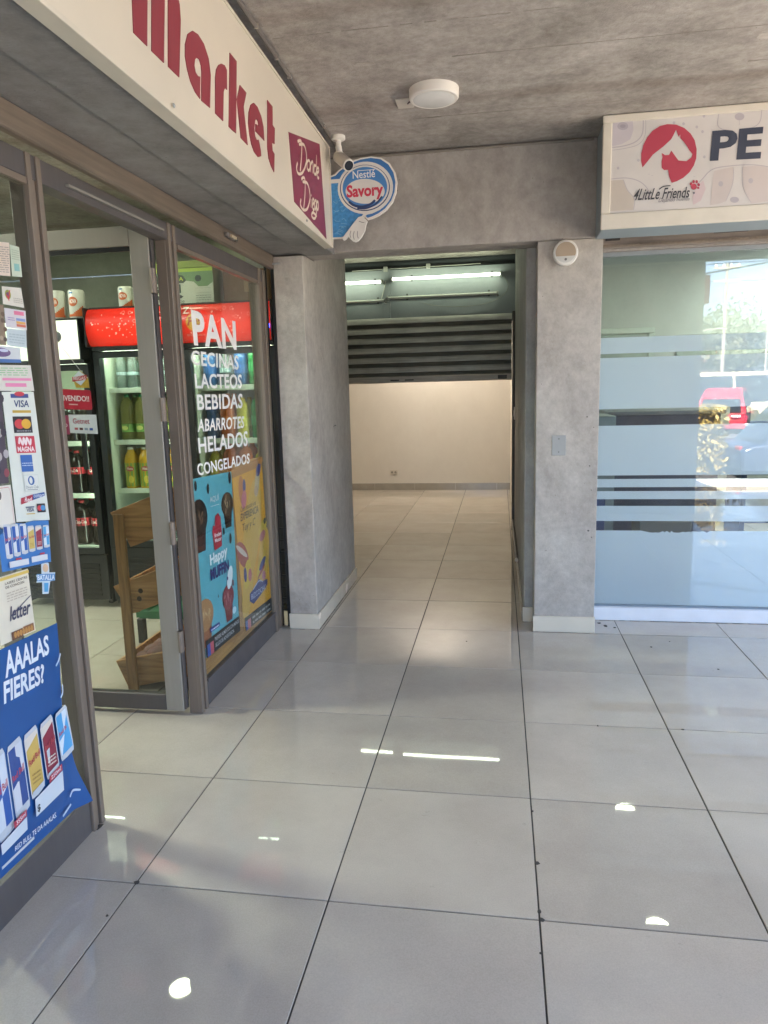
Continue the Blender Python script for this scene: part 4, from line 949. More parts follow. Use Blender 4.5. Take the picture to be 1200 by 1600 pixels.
# left pane: receipts, cards, payment strip, energy drink prints
def q4(q): return front(q, 0.0006)
def paper(label, q, col='#d9d5c8', cat='sticker', name='sticker', **k): return sheet_thing(name, label, cat, q4(q), col, **k)
rt, s = paper('pink tinted receipt taped highest on the left pane', [(0.0, 1.878), (0.122, 1.893), (0.112, 1.801), (0.0, 1.79)], '#d8c9ba', 'receipt', 'receipt'); s.lines(.05, .1, .95, .9, 12, '#a0968c'); s.finish(rt)
rt, s = paper('pale green receipt with a teal stamp, highest on the left pane', [(0.124, 1.889), (0.164, 1.889), (0.164, 1.806), (0.120, 1.802)], '#c3cdb8', 'receipt', 'receipt'); s.rect(.25, .18, .8, .42, '#86b6b2'); s.lines(.1, .55, .9, .9, 5, '#a2ac98'); s.finish(rt)
rt, s = paper('white card with a red and green V emblem on the left pane', [(0.071, 1.768), (0.153, 1.774), (0.158, 1.719), (0.068, 1.72)], '#d6d2c6'); s.ell(.26, .58, .15, .26, '#8f9a4a', 18); s.ell(.26, .55, .10, .17, '#6d4f6a', 14); s.poly([(.14, .62), (.28, .2), (.40, .85), (.33, .8), (.28, .45)], '#c2404e'); s.lines(.5, .2, .95, .5, 3, '#a9a59a'); s.finish(rt)
rt, s = paper('small price card with pink and orange bars on the left pane', [(0.071, 1.71), (0.162, 1.711), (0.159, 1.656), (0.07, 1.657)], '#cfcbd0'); s.rect(.42, .72, .9, .92, '#d67896'); s.rect(.5, .42, .95, .56, '#8497c6'); s.rect(.5, .27, .95, .40, '#d9a85c'); s.rect(.5, .12, .95, .25, '#c9705c'); s.lines(.1, .4, .42, .62, 2, '#8f7fb0'); s.finish(rt)
rt, s = paper('pale blue paper slip below the price card with coloured bars', [(0.07, 1.655), (0.156, 1.6555), (0.15, 1.604), (0.067, 1.607)], '#c2ced2'); s.lines(.1, .2, .9, .8, 4, '#a4b4ba'); s.finish(rt)
rt, s = paper('brown photo print at the edge of the left pane', [(0.0, 1.719), (0.068, 1.717), (0.062, 1.607), (0.0, 1.607)], '#8b7a68', 'photo', 'photo_print'); [s.ell(random.random(), random.random() * .8 + .1, .12, .06, random.choice(['#6d5a4c', '#a99a88', '#544a46']), 9) for _ in range(14)]; s.finish(rt)
rt, s = paper('white sticker with a purple oval and blue foot on the left pane', [(0.0, 1.605), (0.121, 1.603), (0.117, 1.561), (0.0, 1.558)], '#ccd0d2'); s.rect(0, 0, 1, .22, '#4a6fa8'); s.ell(.3, .62, .34, .28, '#6a5480', 18, -.1); s.ell(.4, .74, .16, .10, '#bfc6da', 12); s.finish(rt)
rt, s = paper('handwritten note with green and pink highlighter on the left pane', [(-0.03, 1.551), (0.159, 1.555), (0.164, 1.480), (-0.03, 1.482)], '#d3d0c6', 'note', 'note'); s.lines(.1, .6, .9, .95, 4, '#8fbb8c'); s.rect(.3, .40, .95, .50, '#e08ab0'); s.rect(.35, .16, .82, .30, '#e08ab0'); s.finish(rt)
rt, s = paper('dark photo print left of the payment card strip', [(-0.06, 1.479), (0.018, 1.479), (0.008, 1.225), (-0.06, 1.229)], '#4d4450', 'photo', 'photo_print'); [s.ell(random.random(), random.random(), .16, .05, random.choice(['#a8a2a6', '#3a3440', '#8a4450']), 9) for _ in range(16)]; s.finish(rt)
# payment strip
rt, s = paper('tall white sticker strip of payment card logos beside the door post', [(0.022, 1.4785), (0.160, 1.4775), (0.172, 1.089), (0.022, 1.110)], '#d6dbd2')
NV = '#2f3f6e'
s.rect(.24, .955, .80, .985, '#3b4a86'); s.ell(.52, .985, .16, .018, '#c23e4c'); s.text('VISA', .32, .885, .78, .938, NV, 0.02, .15); s.rect(.24, .842, .82, .862, '#c8a84a')
s.rect(.22, .69, .80, .815, '#2c2b33'); s.ell(.41, .758, .15, .038, '#c8434a'); s.ell(.62, .758, .15, .038, '#d9a83e'); s.lines(.3, .70, .74, .712, 1, '#8f8f92', .8)
s.rect(.22, .535, .82, .665, '#c23f50'); s.stroke([(.32, .605), (.36, .65), (.43, .60), (.48, .65), (.53, .60), (.58, .65), (.66, .60), (.70, .645)], .02, '#e6d9da', asp=.35); s.text('MAGNA', .26, .545, .78, .585, '#ece2e2', 0.03)
s.rect(.31, .39, .67, .52, '#3a66ac'); s.lines(.34, .435, .66, .47, 2, '#c2cfe4'); s.rect(.33, .235, .78, .365, '#c6cbc4'); s.rect(.34, .24, .77, .361, '#d9ddd6'); s.ell(.55, .32, .10, .036, '#2f5c9c'); s.ell(.54, .32, .05, .026, '#d9ddd6'); s.text('Diners Club', .37, .258, .75, .28, '#5b6a78', 0.0); s.rect(.40, .246, .72, .250, '#5b6a78')
s.poly([(.16, .135), (.52, .165), (.54, .21), (.18, .185)], '#b03a4a'); s.poly([(.52, .165), (.92, .195), (.92, .225), (.54, .21)], '#3a5c9c'); s.text('Red', .27, .155, .5, .19, '#e6e0de', 0.02, .3); s.text('compra', .56, .175, .9, .208, '#d6deea', 0.01, .3)
s.text('VISA', .30, .075, .52, .105, NV, 0.02, .15); s.rect(.28, .108, .54, .116, NV); s.rect(.28, .055, .54, .062, '#c8a84a'); s.rect(.62, .065, .88, .135, '#2c2b33'); s.ell(.70, .10, .08, .022, '#c8434a'); s.ell(.80, .10, .08, .022, '#4a8cc0')
s.finish(rt)
rt, s = paper('white hanging tag with a thin red border beside the payment strip', [(-0.06, 1.222), (0.014, 1.219), (0.016, 1.105), (-0.06, 1.085)], '#dad6cc', 'tag', 'hanging_tag'); s.stroke([(0, .96), (.85, .95), (.93, .85), (.93, 0)], .014, '#c26a70', False); s.ell(.3, .8, .12, .1, '#5a5450', 12); s.finish(rt)
CANS = [('#2f4a94', '#cfd2d8'), ('#2d5ba6', '#cfd6de'), ('#2d5ba6', '#cfd6de'), ('#cdb766', '#e0d9b8'), ('#9a3a4c', '#d8c2c4'), ('#53a2d6', '#d6e2ea')]
def can(s, u, v, wd, ht, a, b_, sk=0.0, txt=None):
    L = lambda x, y: (u + wd * x, v + ht * y + sk * x)
    s.poly([L(0.04, -.02), L(.5, -.05), L(.96, -.02), L(1.0, .06), L(1.0, .92), L(.9, 1.0), L(.1, 1.0), L(0, .92), L(0, .06)], '#c3c8cc')
    s.poly([L(.06, .05), L(.94, .05), L(.94, .93), L(.06, .93)], a)
    if b_ and a not in ('#8f2f42', '#9a3a4c'):
        s.poly([L(.52, .46), L(.94, .54), L(.94, .93), L(.52, .93)], b_); s.poly([L(.06, .05), L(.50, .05), L(.50, .46), L(.06, .40)], b_)
    else:
        s.poly([L(.06, .74), L(.94, .86), L(.94, .93), L(.06, .93)], '#dcd2c4' if not b_ else b_)
        s.lines(*L(.2, .18), *L(.8, .34), 3, '#e6dccb' if a.startswith('#9') or a.startswith('#8') else '#a8884a')
    if ht > .2 or b_:
        vs_ = [L(.10, .58), L(.92, .62), L(.92, .53), L(.10, .49)]
        s.text('Red Bull', 0, 0, 1, 1, '#b8434e', .02, quad=vs_)
    s.poly([L(.06, .05), L(.94, .05), L(.94, .085), L(.06, .085)], '#c3c8cc')
rt, s = paper('small blue energy drink price card with six cans above the flyer', [(-0.06, 1.119), (0.166, 1.091), (0.157, 0.96), (-0.06, 0.983)], '#3f78b8', 'price card', 'price_card', outline=[(0, 0), (1, 0), (1, .98), (.7, 1.02), (.5, .96), (.3, 1.0), (.1, .93), (0, .95)])
for i, (a, b_) in enumerate(CANS): can(s, .10 + .148 * i, .28 + .02 * i, .13, .70 - .03 * i - .05 * (i > 2), a, None if i in (3, 4) else b_)
s.poly([(.12, .06), (.5, .06), (.5, .19), (.12, .19)], '#d0d4d8'); s.poly([(.56, .08), (.9, .08), (.9, .21), (.56, .21)], '#d0d4d8'); s.rect(.25, .2, .36, .24, '#c04a58'); s.rect(.74, .22, .84, .26, '#c04a58')
s.finish(rt)
rt, s = paper('cut out blue and white badge sticker lettered BATALLA near the post', [(0.085, 0.978), (0.178, 0.956), (0.162, 0.858), (0.075, 0.88)], '#c4d2da', outline=[(.30, .0), (.62, .0), (.72, .38), (1.0, .42), (.92, .52), (1.0, .66), (.68, .66), (.66, .95), (.45, 1.0), (.28, .92), (.28, .62), (0, .58), (.08, .46), (0, .36), (.30, .36)])
s.poly([(.38, .06), (.58, .06), (.62, .34), (.38, .34)], '#4f9ac8'); s.rect(.02, .40, .98, .62, '#5a8ab8'); s.text('BATALLA', .05, .43, .95, .59, '#dde6ec', .02); s.ell(.47, .8, .15, .13, '#d6b592', 12)
s.finish(rt)
rt, s = paper('cream nail or tattoo flyer with dark script lettering above the blue poster', [(-0.1, 0.973), (0.046, 0.966), (0.050, 0.776), (-0.1, 0.783)], '#d9d1bd', 'flyer', 'flyer')
rt['label'] = 'cream flyer with dark script lettering above the blue poster'
s.text('LASERS CENTRE', -.0 + .3, .86, .95, .90, '#6b6256', .02); s.text('DE CONCON', .3, .80, .84, .84, '#6b6256', .02); s.lines(.3, .60, .9, .76, 4, '#b9ab98'); s.text('letter', .30, .30, .93, .52, '#4c4c60', 0.02, .35); s.stroke([(.35, .38), (.6, .46), (.97, .58)], .016, '#4c4c60'); s.rect(.3, .0, .62, .13, '#6e4c3a'); s.rect(.64, .02, .95, .14, '#8a5f40'); s.rect(.0, .94, 1, .985, '#d6b85c'); [s.ell(.4 + .08 * k, .07, .04, .05, '#b8864a', 8) for k in range(7)]
s.finish(rt)
# big blue poster with a curled free corner
bl = [(-0.26, 0.778), (0.163, 0.764), (0.206, 0.133), (-0.26, 0.146)]
fb = q4(bl)
def curl(u, v, n):
    p = fb(u, v, n); k = max(0.0, (u - 0.86)) * max(0.0, 0.5 - v) * 0.5
    w_ = 0.0004 * (math.sin(u * 9 + v * 4) + 1)
    return Vector((p[0] + k + w_, p[1], p[2]))
rt = thing('poster', 'large blue energy drink poster with curled corner at the lower left pane', 'poster', fb(0.5, 0, 0))
g = Geo(); NU, NV_ = 16, 20
edge = lambda v: 0.93 - 0.035 * math.exp(-((v - 0.5) / 0.25) ** 2) + 0.055 * max(0, 0.22 - v) / 0.22 - 0.0 * v + 0.05 * max(0, v - .62) / .38
vs = [curl(u / NU * edge(v / NV_), v / NV_, 0.0) for v in range(NV_ + 1) for u in range(NU + 1)]
vb = [curl(u / NU * edge(v / NV_), v / NV_, 0.0008) for v in range(NV_ + 1) for u in range(NU + 1)]
fq = [(r_ * (NU + 1) + c_, r_ * (NU + 1) + c_ + 1, (r_ + 1) * (NU + 1) + c_ + 1, (r_ + 1) * (NU + 1) + c_) for r_ in range(NV_) for c_ in range(NU)]
g.add(vs, [q[::-1] for q in fq]); g.add(vb, fq)
g.build('sheet', paint('#1e528f', 0.35, var=0.07, scale=7), rt, smooth=True)
s = Sheet(curl); s.n = 0.0016; s.inc = 0.00012
s.text('AAALAS', 0, 0, 1, 1, '#dfe4ea', .03, .08, quad=[(.39, .985), (.855, .965), (.845, .868), (.375, .862)]); s.text('FIERES?', 0, 0, 1, 1, '#dfe4ea', .03, .08, quad=[(.345, .855), (.765, .838), (.75, .745), (.33, .752)])
C2 = [('#2d5ba6', '#cfd6de'), ('#34508f', '#cfd2d8'), ('#cfae5c', None), ('#8f2f42', '#d8c2c4'), ('#53a2d6', '#d6e2ea')]
for i, (a, b_) in enumerate(C2): can(s, .135 + .160 * i, .165 + .037 * i, .142, .385 - .034 * i, a, b_ if i != 3 else None, .02)
s.poly([(.455, .145), (.755, .16), (.77, .262), (.465, .232)], '#ccd4da'); s.poly([(.12, .11), (.36, .125), (.37, .185), (.12, .16)], '#ccd4da'); s.poly([(.62, .252), (.768, .266), (.772, .30), (.63, .285)], '#bb4658'); s.poly([(.25, .178), (.37, .19), (.375, .222), (.25, .21)], '#bb4658')
s.text('250ml', 0, 0, 1, 1, '#e4dcde', .01, quad=[(.645, .282), (.755, .293), (.753, .272), (.642, .262)]); s.text('355ml', 0, 0, 1, 1, '#e4dcde', .01, quad=[(.27, .207), (.36, .216), (.36, .196), (.27, .186)])
s.text('$', 0, 0, 1, 1, BLK, .02, quad=[(.475, .195), (.505, .197), (.50, .158), (.47, .156)])
s.text('RED BULL TE DA AAALAS.', 0, 0, 1, 1, '#dfe4ea', .01, quad=[(.23, .10), (.645, .088), (.64, .062), (.225, .078)])
for p in ([(.86, .80), (.9, .82), (.93, .85)], [(.86, .63), (.89, .65), (.90, .69)], [(.80, .10), (.84, .12), (.9, .10)], [(.70, .035), (.76, .05), (.80, .06)]): s.stroke(p, .012, '#b7c9dc')
s.finish(rt)
tp = tag(Geo().box(XG + 0.001, XG + 0.003, -0.2, -0.06, 0.166, 0.174).build('clear_tape', paint('#c9ced0', 0.2), None), 'strip of pale tape under the blue poster', 'tape')

# ================================================================== INSIDE THE MARKET
IN = paint('#c9d2c0', 0.4, var=0.04)          # pale fridge lining
FY = 2.65
FLED = glow('fridge_strip', '#eefbe0', 4.6)
REDT = glow('header_tube', '#ffe9d8', 3.2)
def cabinet(name, label, x0, x1, h, zhead0, zhead1, headmat, shelves, body, door_rim, kick, curved):
    t = thing(name, label, 'fridge', ((x0 + x1) / 2, 3.0, 0))
    yb = 3.32; zc_ = (zhead0 + zhead1) / 2 - .01
    Geo().box(x0, x0 + 0.035, FY + 0.03, yb, 0.03, h).build('side_panel', body, t, 0.003)
    Geo().box(x1 - 0.035, x1, FY + 0.03, yb, 0.03, h).build('side_panel', body, t, 0.003)
    Geo().box(x0 + 0.036, x1 - 0.036, yb - 0.04, yb, 0.03, h).build('back_panel', IN, t)
    Geo().box(x0 + 0.036, x1 - 0.036, FY + 0.03, yb - 0.041, h - 0.03, h).build('top_panel', body, t)
    Geo().box(x0 + 0.0355, x0 + 0.040, FY + 0.06, yb - 0.041, kick + 0.03, zhead0).build('lining', IN, t)
    Geo().box(x1 - 0.040, x1 - 0.0355, FY + 0.06, yb - 0.041, kick + 0.03, zhead0).build('lining', IN, t)
    Geo().box(x0, x1, FY + 0.005, FY + 0.0295, 0.06, kick).build('kick_panel', body, t, 0.004)
    g = Geo()
    for k in range(7): g.box(x0 + 0.06, x1 - 0.06, FY - 0.002, FY + 0.0045, 0.09 + k * (kick - 0.14) / 7, 0.09 + (k + 0.55) * (kick - 0.14) / 7)
    g.build('vent_grille', paint('#1d1e20', 0.5), t)
    Geo().lathe((x0 + 0.30 * (x1 - x0) + .16, FY + 0.0045, kick - 0.055), [(0.007, 0), (0.007, 0.004)], 10, axis='y').build('indicator', glow('red_led', '#ff3030', 4), t)
    # header
    zc, hh = (zhead0 + zhead1) / 2, (zhead1 - zhead0) / 2
    prof = [(FY - 0.02 - 0.055 * math.cos(a) * (1 if curved else 0.3), zc + hh * math.sin(a)) for a in [R(-90 + 180 * k / 12) for k in range(13)]]
    pts = [(x0 + 0.012, y, z) for y, z in prof] + [(x0 + 0.012, FY + 0.029, zhead1), (x0 + 0.012, FY + 0.029, zhead0)]
    Geo().prism(pts, (x1 - x0 - 0.024, 0, 0)).build('header', headmat, t, smooth=True)
    for x in (x0, x1 - 0.0115): Geo().prism([(x, FY - 0.082, zhead0 - 0.008), (x, FY - 0.082, zhead1 + 0.008), (x, FY + 0.0295, zhead1 + 0.008), (x, FY + 0.0295, zhead0 - 0.008)], (0.0112, 0, 0)).build('header_cap', MT['black'], t, 0.006)
    Geo().box(x0 + 0.012, x1 - 0.012, FY - 0.03, FY + 0.0295, zhead0 - 0.03, zhead0 - 0.001).build('header_base', MT['black'], t, 0.003)
    Geo().box(x0 + 0.012, x1 - 0.012, FY - 0.02, FY + 0.0295, zhead1 + 0.001, zhead1 + 0.012).build('header_top', MT['black'], t, 0.003)
    Geo().box(x0 + .06, x1 - .06, FY + 0.035, FY + 0.06, zhead0 - 0.066, zhead0 - 0.034).build('light_strip', FLED, t)
    Geo().box(x1 - 0.053, x1 - 0.041, FY + 0.035, FY + 0.05, kick + 0.06, zhead0 - 0.08).build('light_strip', FLED, t)
    if curved: Geo().tube([(x0 + .05, FY - .018, zc_), (x1 - .05, FY - .018, zc_)], .011, 8).build('header_tube', REDT, t)
    for z in shelves:
        Geo().box(x0 + 0.041, x1 - 0.041, FY + 0.11, yb - 0.045, z - 0.008, z - 0.0005).build('shelf', paint('#b9c2b2', 0.4), t)
        Geo().box(x0 + 0.041, x1 - 0.041, FY + 0.095, FY + 0.109, z - 0.028, z + 0.006).build('shelf_edge', paint('#d2dac8', 0.4), t, 0.002)
    # door
    zt = zhead0 - 0.034; rim = 0.045
    g = Geo()
    g.box(x0 + 0.004, x0 + rim, FY - 0.005, FY + 0.028, kick + 0.004, zt).box(x1 - rim, x1 - 0.004, FY - 0.005, FY + 0.028, kick + 0.004, zt)
    g.box(x0 + rim, x1 - rim, FY - 0.004, FY + 0.027, kick + 0.004, kick + 0.044).box(x0 + rim, x1 - rim, FY - 0.004, FY + 0.027, zt - 0.04, zt)
    dd = g.build('door', door_rim, t)
    Geo().box(x0 + rim + .001, x1 - rim - .001, FY + 0.010, FY + 0.014, kick + 0.045, zt - 0.041).build('glass_pane', MT['glass'], dd)
    Geo().box(x1 - rim - 0.045, x1 - rim - 0.01, FY - 0.032, FY - 0.006, 0.98, 1.24).build('handle', MT['black'], dd, 0.006)
    return t
ICE = glow('lit_header_white', '#e9efd0', 0.20); ICE.node_tree.nodes['Principled BSDF'].inputs['Base Color'].default_value = lin('#dfe4d0')
REDH = bpy.data.materials.new('red_header_plastic'); REDH.use_nodes = True
_t = REDH.node_tree; _p = _t.nodes['Principled BSDF']; _p.inputs['Base Color'].default_value = lin('#b8281f'); _p.inputs['Roughness'].default_value = .25
_l = _t.nodes.new('ShaderNodeBsdfTranslucent'); _l.inputs[0].default_value = lin('#e8402c'); _m = _t.nodes.new('ShaderNodeMixShader'); _m.inputs[0].default_value = .30
_t.links.new(_p.outputs[0], _m.inputs[1]); _t.links.new(_l.outputs[0], _m.inputs[2]); _t.links.new(_m.outputs[0], _t.nodes['Material Output'].inputs[0])
BODY = paint('#25282b', 0.35, var=0.1); GREYRIM = paint('#2c2f32', 0.4)
fr1 = cabinet('drinks_fridge', 'black drinks fridge with a lit cream header holding cola bottles', -2.27, -1.60, 1.985, 1.715, 1.965, ICE, (1.16, 0.795, 0.425), BODY, BODY, 0.385, False)
fr2 = cabinet('drinks_fridge', 'black drinks fridge with the left half of the red bubbly header', -1.565, -0.94, 2.03, 1.79, 2.025, REDH, (1.515, 1.165, 0.83, 0.475), BODY, BODY, 0.44, True)
fr3 = cabinet('drinks_fridge', 'dark drinks fridge behind the window words, its red header with a yellow disc', -0.93, -0.30, 2.03, 1.79, 2.025, REDH, (1.515, 1.165, 0.83, 0.475), BODY, GREYRIM, 0.44, True)
# bubbles and the logo on the red headers
def hdr(u, v, n):
    zc, hh = 1.9075, 0.1175; z = 1.79 + 0.235 * v; a = math.asin(max(-1, min(1, (z - zc) / hh)))
    return (u, FY - 0.02 - 0.055 * math.cos(a) - n, z)
def bubbles(t, x0, x1, k):
    s = Sheet(hdr); s.n = 0.001
    PINK = paint('#f2b8a8', 0.3, emit=0.02)
    for _ in range(k):
        u, v, r = random.uniform(x0, x1), random.uniform(.2, .85), random.choice([.0025, .003, .004, .006])
        s.ell(u, v, r, r * 4.2, PINK, 8)
    for u, v in [(x0 + .24, .86), (x0 + .285, .85), (x0 + .32, .62), (x0 + .40, .68)]:
        for a in range(0, 12): s.ell(u + .009 * math.cos(a * .524), v + .045 * math.sin(a * .524), .0018, .008, PINK, 5)
    return s
s = bubbles(fr2, -1.53, -0.97, 70); s.finish(fr2)
s = bubbles(fr3, -0.85, -0.34, 50)
YL = paint('#e0b040', 0.35, emit=0.02)
s.n += 0.004
s.disc(-0.80, .52, .062, .25, paint('#d98a2c', .35, emit=.02), 24); s.disc(-0.80, .53, .057, .235, YL, 24); s.n += .001; s.text('Pap', -0.852, .36, -0.748, .66, '#b83a2a', 0.03, .2); s.text('Z', -0.882, .74, -0.842, .93, '#e9e0d4', .03); s.text('ES SOLO SABOR', -.86, .16, -.74, .21, '#d9b0a0', .01)
s.finish(fr3)
bd = tag(Geo().box(-0.335, -0.315, FY - 0.095, FY - 0.085, 1.86, 1.885).build('digital_display', glow('blue_digits', '#2a48ff', 3), None), 'small blue lit display on the red fridge header beside the pillar', 'display')

# bottles
def bottle_profile(r, h, kind):
    if kind == 'cola': q = [(.86, 0), (1, .03), (1, .10), (.9, .18), (.93, .30), (1, .42), (1, .60), (.86, .74), (.55, .86), (.30, .92), (.28, .955)]
    elif kind == 'water': q = [(.85, 0), (1, .03), (1, .2), (.93, .23), (1, .26), (1, .45), (.93, .48), (1, .51), (.98, .66), (.75, .80), (.42, .90), (.36, .95)]
    elif kind == 'juice': q = [(.9, 0), (1, .03), (1, .62), (1.02, .66), (.9, .78), (.6, .87), (.52, .90), (.5, .94)]
    else: q = [(.85, 0), (1, .04), (.96, .16), (1, .26), (1, .52), (.97, .62), (1, .70), (.80, .82), (.42, .90), (.30, .95)]
    return [(r * a, h * b_) for a, b_ in q]
def make_bottle(label, group, r, h, kind, liq, cap, lab, labz, stripe=None):
    t = thing('bottle', label, 'bottle', (0, 0, 0), group)
    Geo().lathe((0, 0, 0), bottle_profile(r, h, kind), 12).build('body', liq, t, smooth=True)
    cr = r * (.5 if kind == 'juice' else .33)
    Geo().lathe((0, 0, h * .945), [(cr, 0), (cr, h * .05), (cr * .9, h * .055)], 10).build('cap', cap, t, smooth=True)
    if lab:
        l = Geo().lathe((0, 0, h * labz[0]), [(r * 1.008, 0), (r * 1.008, h * (labz[1] - labz[0]))], 14).build('wrap_label', lab, t, smooth=True)
        if stripe:
            sh = Sheet(lambda u, v, n: ((r * 1.012 + n) * math.sin(u), -(r * 1.012 + n) * math.cos(u), h * v)); sh.n = 0.0004
            stripe(sh, labz); sh.g.build('print', sh.mats, l)
            for gg, mm in sh.txt: gg.build('lettering', mm, l)
    return t
def cola_print(sh, z): sh.text('Coca-Cola', -.62, z[0] + (z[1] - z[0]) * .3, .62, z[0] + (z[1] - z[0]) * .75, '#ecdcd8', .015, .3)
def juice_print(sh, z):
    sh.disc(0, z[0] + (z[1] - z[0]) * .76, .6, (z[1] - z[0]) * .11, '#b03a44', 14); sh.disc(0.1, z[0] + (z[1] - z[0]) * .3, .36, (z[1] - z[0]) * .17, '#dcc34a', 12); sh.text('Watts', -.42, z[0] + (z[1] - z[0]) * .71, .42, z[0] + (z[1] - z[0]) * .82, '#ecdcd8', .02)
def lime_print(sh, z): sh.disc(0, (z[0] + z[1]) / 2, .5, (z[1] - z[0]) * .28, '#cfd07a', 12)
COLA = liquid('cola', '#1c1210', 0.06); WATER = liquid('still_water', '#c2d0cc', 0.78, 0.03); PALE = liquid('pale_soda', '#b9b26a', 0.68, 0.04); ORG = liquid('orange_juice', '#d9a62a', 0.05, 0.2); GRN = liquid('green_soda', '#2f8a4a', 0.25); BLU = liquid('blue_drink', '#3a6aa8', 0.25); ORS = liquid('orange_soda', '#c2602a', 0.15); YEL = liquid('yellow_drink', '#d8cc3a', 0.2)
RC, GC, WC, BC, YC = paint('#a82c34', .4), paint('#2f8a5a', .4), paint('#d8d6cc', .4), paint('#31459a', .4), paint('#d9b63a', .4)
REDL = paint('#b8303a', 0.4)
bt = {
 'cola_big': make_bottle('large cola bottle on the lower shelf', 'large cola bottles in the black fridge', .062, .315, 'cola', COLA, RC, REDL, (.44, .62), cola_print),
 'cola': make_bottle('red labelled cola bottle on the middle shelf', 'cola bottles in the black fridge', .056, .30, 'cola', COLA, RC, REDL, (.46, .62), cola_print),
 'cola_top': make_bottle('cola bottle on the upper shelf', 'cola bottles on the upper fridge shelf', .054, .28, 'cola', COLA, RC, REDL, (.46, .62), cola_print),
 'water': make_bottle('clear water bottle on the top shelf', 'clear water bottles in the red topped fridge', .034, .255, 'water', WATER, WC, paint('#a9bcc0', .4), (.36, .44)),
 'pale': make_bottle('pale green capped soda bottle', 'pale soda bottles in the red topped fridge', .050, .31, 'soda', PALE, GC, paint('#6f9a4a', .4), (.18, .36), lime_print),
 'juice': make_bottle('green labelled yellow juice bottle', 'juice bottles in the red topped fridge', .049, .285, 'juice', ORG, WC, paint('#7f9a3e', .4), (.05, .62), juice_print),
 'water_low': make_bottle('small blue capped water bottle', 'small water bottles on the lowest fridge shelf', .036, .225, 'water', WATER, BC, paint('#8ea8c4', .4), (.34, .46)),
 'green': make_bottle('green soda bottle in the fridge behind the window words', 'green soda bottles behind the window words', .055, .30, 'soda', GRN, GC, paint('#3f9a5a', .4), (.3, .5)),
 'blue': make_bottle('blue drink bottle in the fridge behind the window words', 'blue drink bottles behind the window words', .045, .27, 'soda', BLU, BC, paint('#3f6ab0', .4), (.3, .5)),
 'orange': make_bottle('orange soda bottle in the fridge behind the window words', 'orange soda bottles behind the window words', .055, .30, 'soda', ORS, paint('#c2602a', .4), paint('#c8742e', .4), (.3, .5)),
 'water3': make_bottle('clear bottle', 'clear bottles behind the window words', .040, .255, 'water', WATER, WC, paint('#a9bcc0', .4), (.34, .46)),
 'juice3': make_bottle('juice bottle', 'juice bottles behind the window words', .055, .285, 'juice', ORG, WC, paint('#7f9a3e', .4), (.05, .62), juice_print),
 'yellow': make_bottle('yellow drink bottle in the fridge behind the window words', 'yellow drink bottles behind the window words', .045, .27, 'soda', YEL, YC, paint('#d8cc4a', .4), (.3, .5)),
}
CH_ = {}
for c in bpy.data.objects:
    if c.parent: CH_.setdefault(c.parent.name, []).append(c)
used = set()
ORD = ['first', 'second', 'third', 'fourth', 'fifth', 'sixth']
def put(kind, x, y, z, k=0, row='front'):
    b_ = bt[kind]; rz = random.uniform(-.5, .5); b_['label'] = b_.get('base') or b_['label']; b_['base'] = b_['label']
    lb = b_['base'] + ', ' + ('%s from the left' % ORD[k]) + (' in the front row' if row == 'front' else ' in the row behind')
    if kind not in used: b_['label'] = lb
    if kind not in used:
        used.add(kind); b_.location = (x, y, z); b_.rotation_euler.z = rz; return
    copy_tree(b_, (x, y, z), label=lb, rz=rz, ch=CH_)
for y, rw in ((2.83, 'front'), (2.96, 'back')):
    for k in range(4): put('cola_big', -2.14 + .137 * k, y, .4255, k, rw); put('cola', -2.14 + .137 * k, y, .7955, k, rw)
    for k in range(4): put('cola_top', -2.14 + .137 * k, y, 1.1605, k, rw)
for y, rw in ((2.82, 'front'), (2.94, 'back')):
    for k in range(6): put('water', -1.465 + .085 * k, y, 1.5155, k, rw)
    for k in range(5): put('pale', -1.45 + .108 * k, y + .01, 1.1655, k, rw); put('juice', -1.45 + .106 * k, y + .01, .8305, k, rw)
    for k in range(5): put('water_low', -1.44 + .105 * k, y, .4755, k, rw)
K3 = [['blue', 'water3', 'blue', 'green', 'water3'], ['blue', 'orange', 'yellow', 'green', 'green'], ['yellow', 'orange', 'orange', 'yellow', 'green'], ['yellow', 'juice3', 'orange', 'green', 'blue']]
SHELF = ['top', 'second', 'third', 'lowest']
for r_i, (row, z) in enumerate(zip(K3, (1.5155, 1.1655, .8305, .4755))):
    for y, rw in ((2.82, 'front'), (2.95, 'back')):
        for k, kd in enumerate(row):
            b_ = bt[kd]; cl_ = {'water3': 'clear', 'juice3': 'yellow juice', 'blue': 'blue', 'orange': 'orange', 'green': 'green', 'yellow': 'yellow'}[kd]
            lb = '%s bottle, %s shelf behind the window words, %s from left, %s row' % (cl_, SHELF[r_i], ORD[k], rw)
            if kd not in used: used.add(kd); n_ = b_; b_.location = (-0.825 + .108 * k, y, z); b_['label'] = lb
            else: copy_tree(b_, (-0.825 + .108 * k, y, z), label=lb, rz=random.uniform(-.5, .5), ch=CH_)
for o in bpy.data.objects:
    if 'base' in o: del o['base']

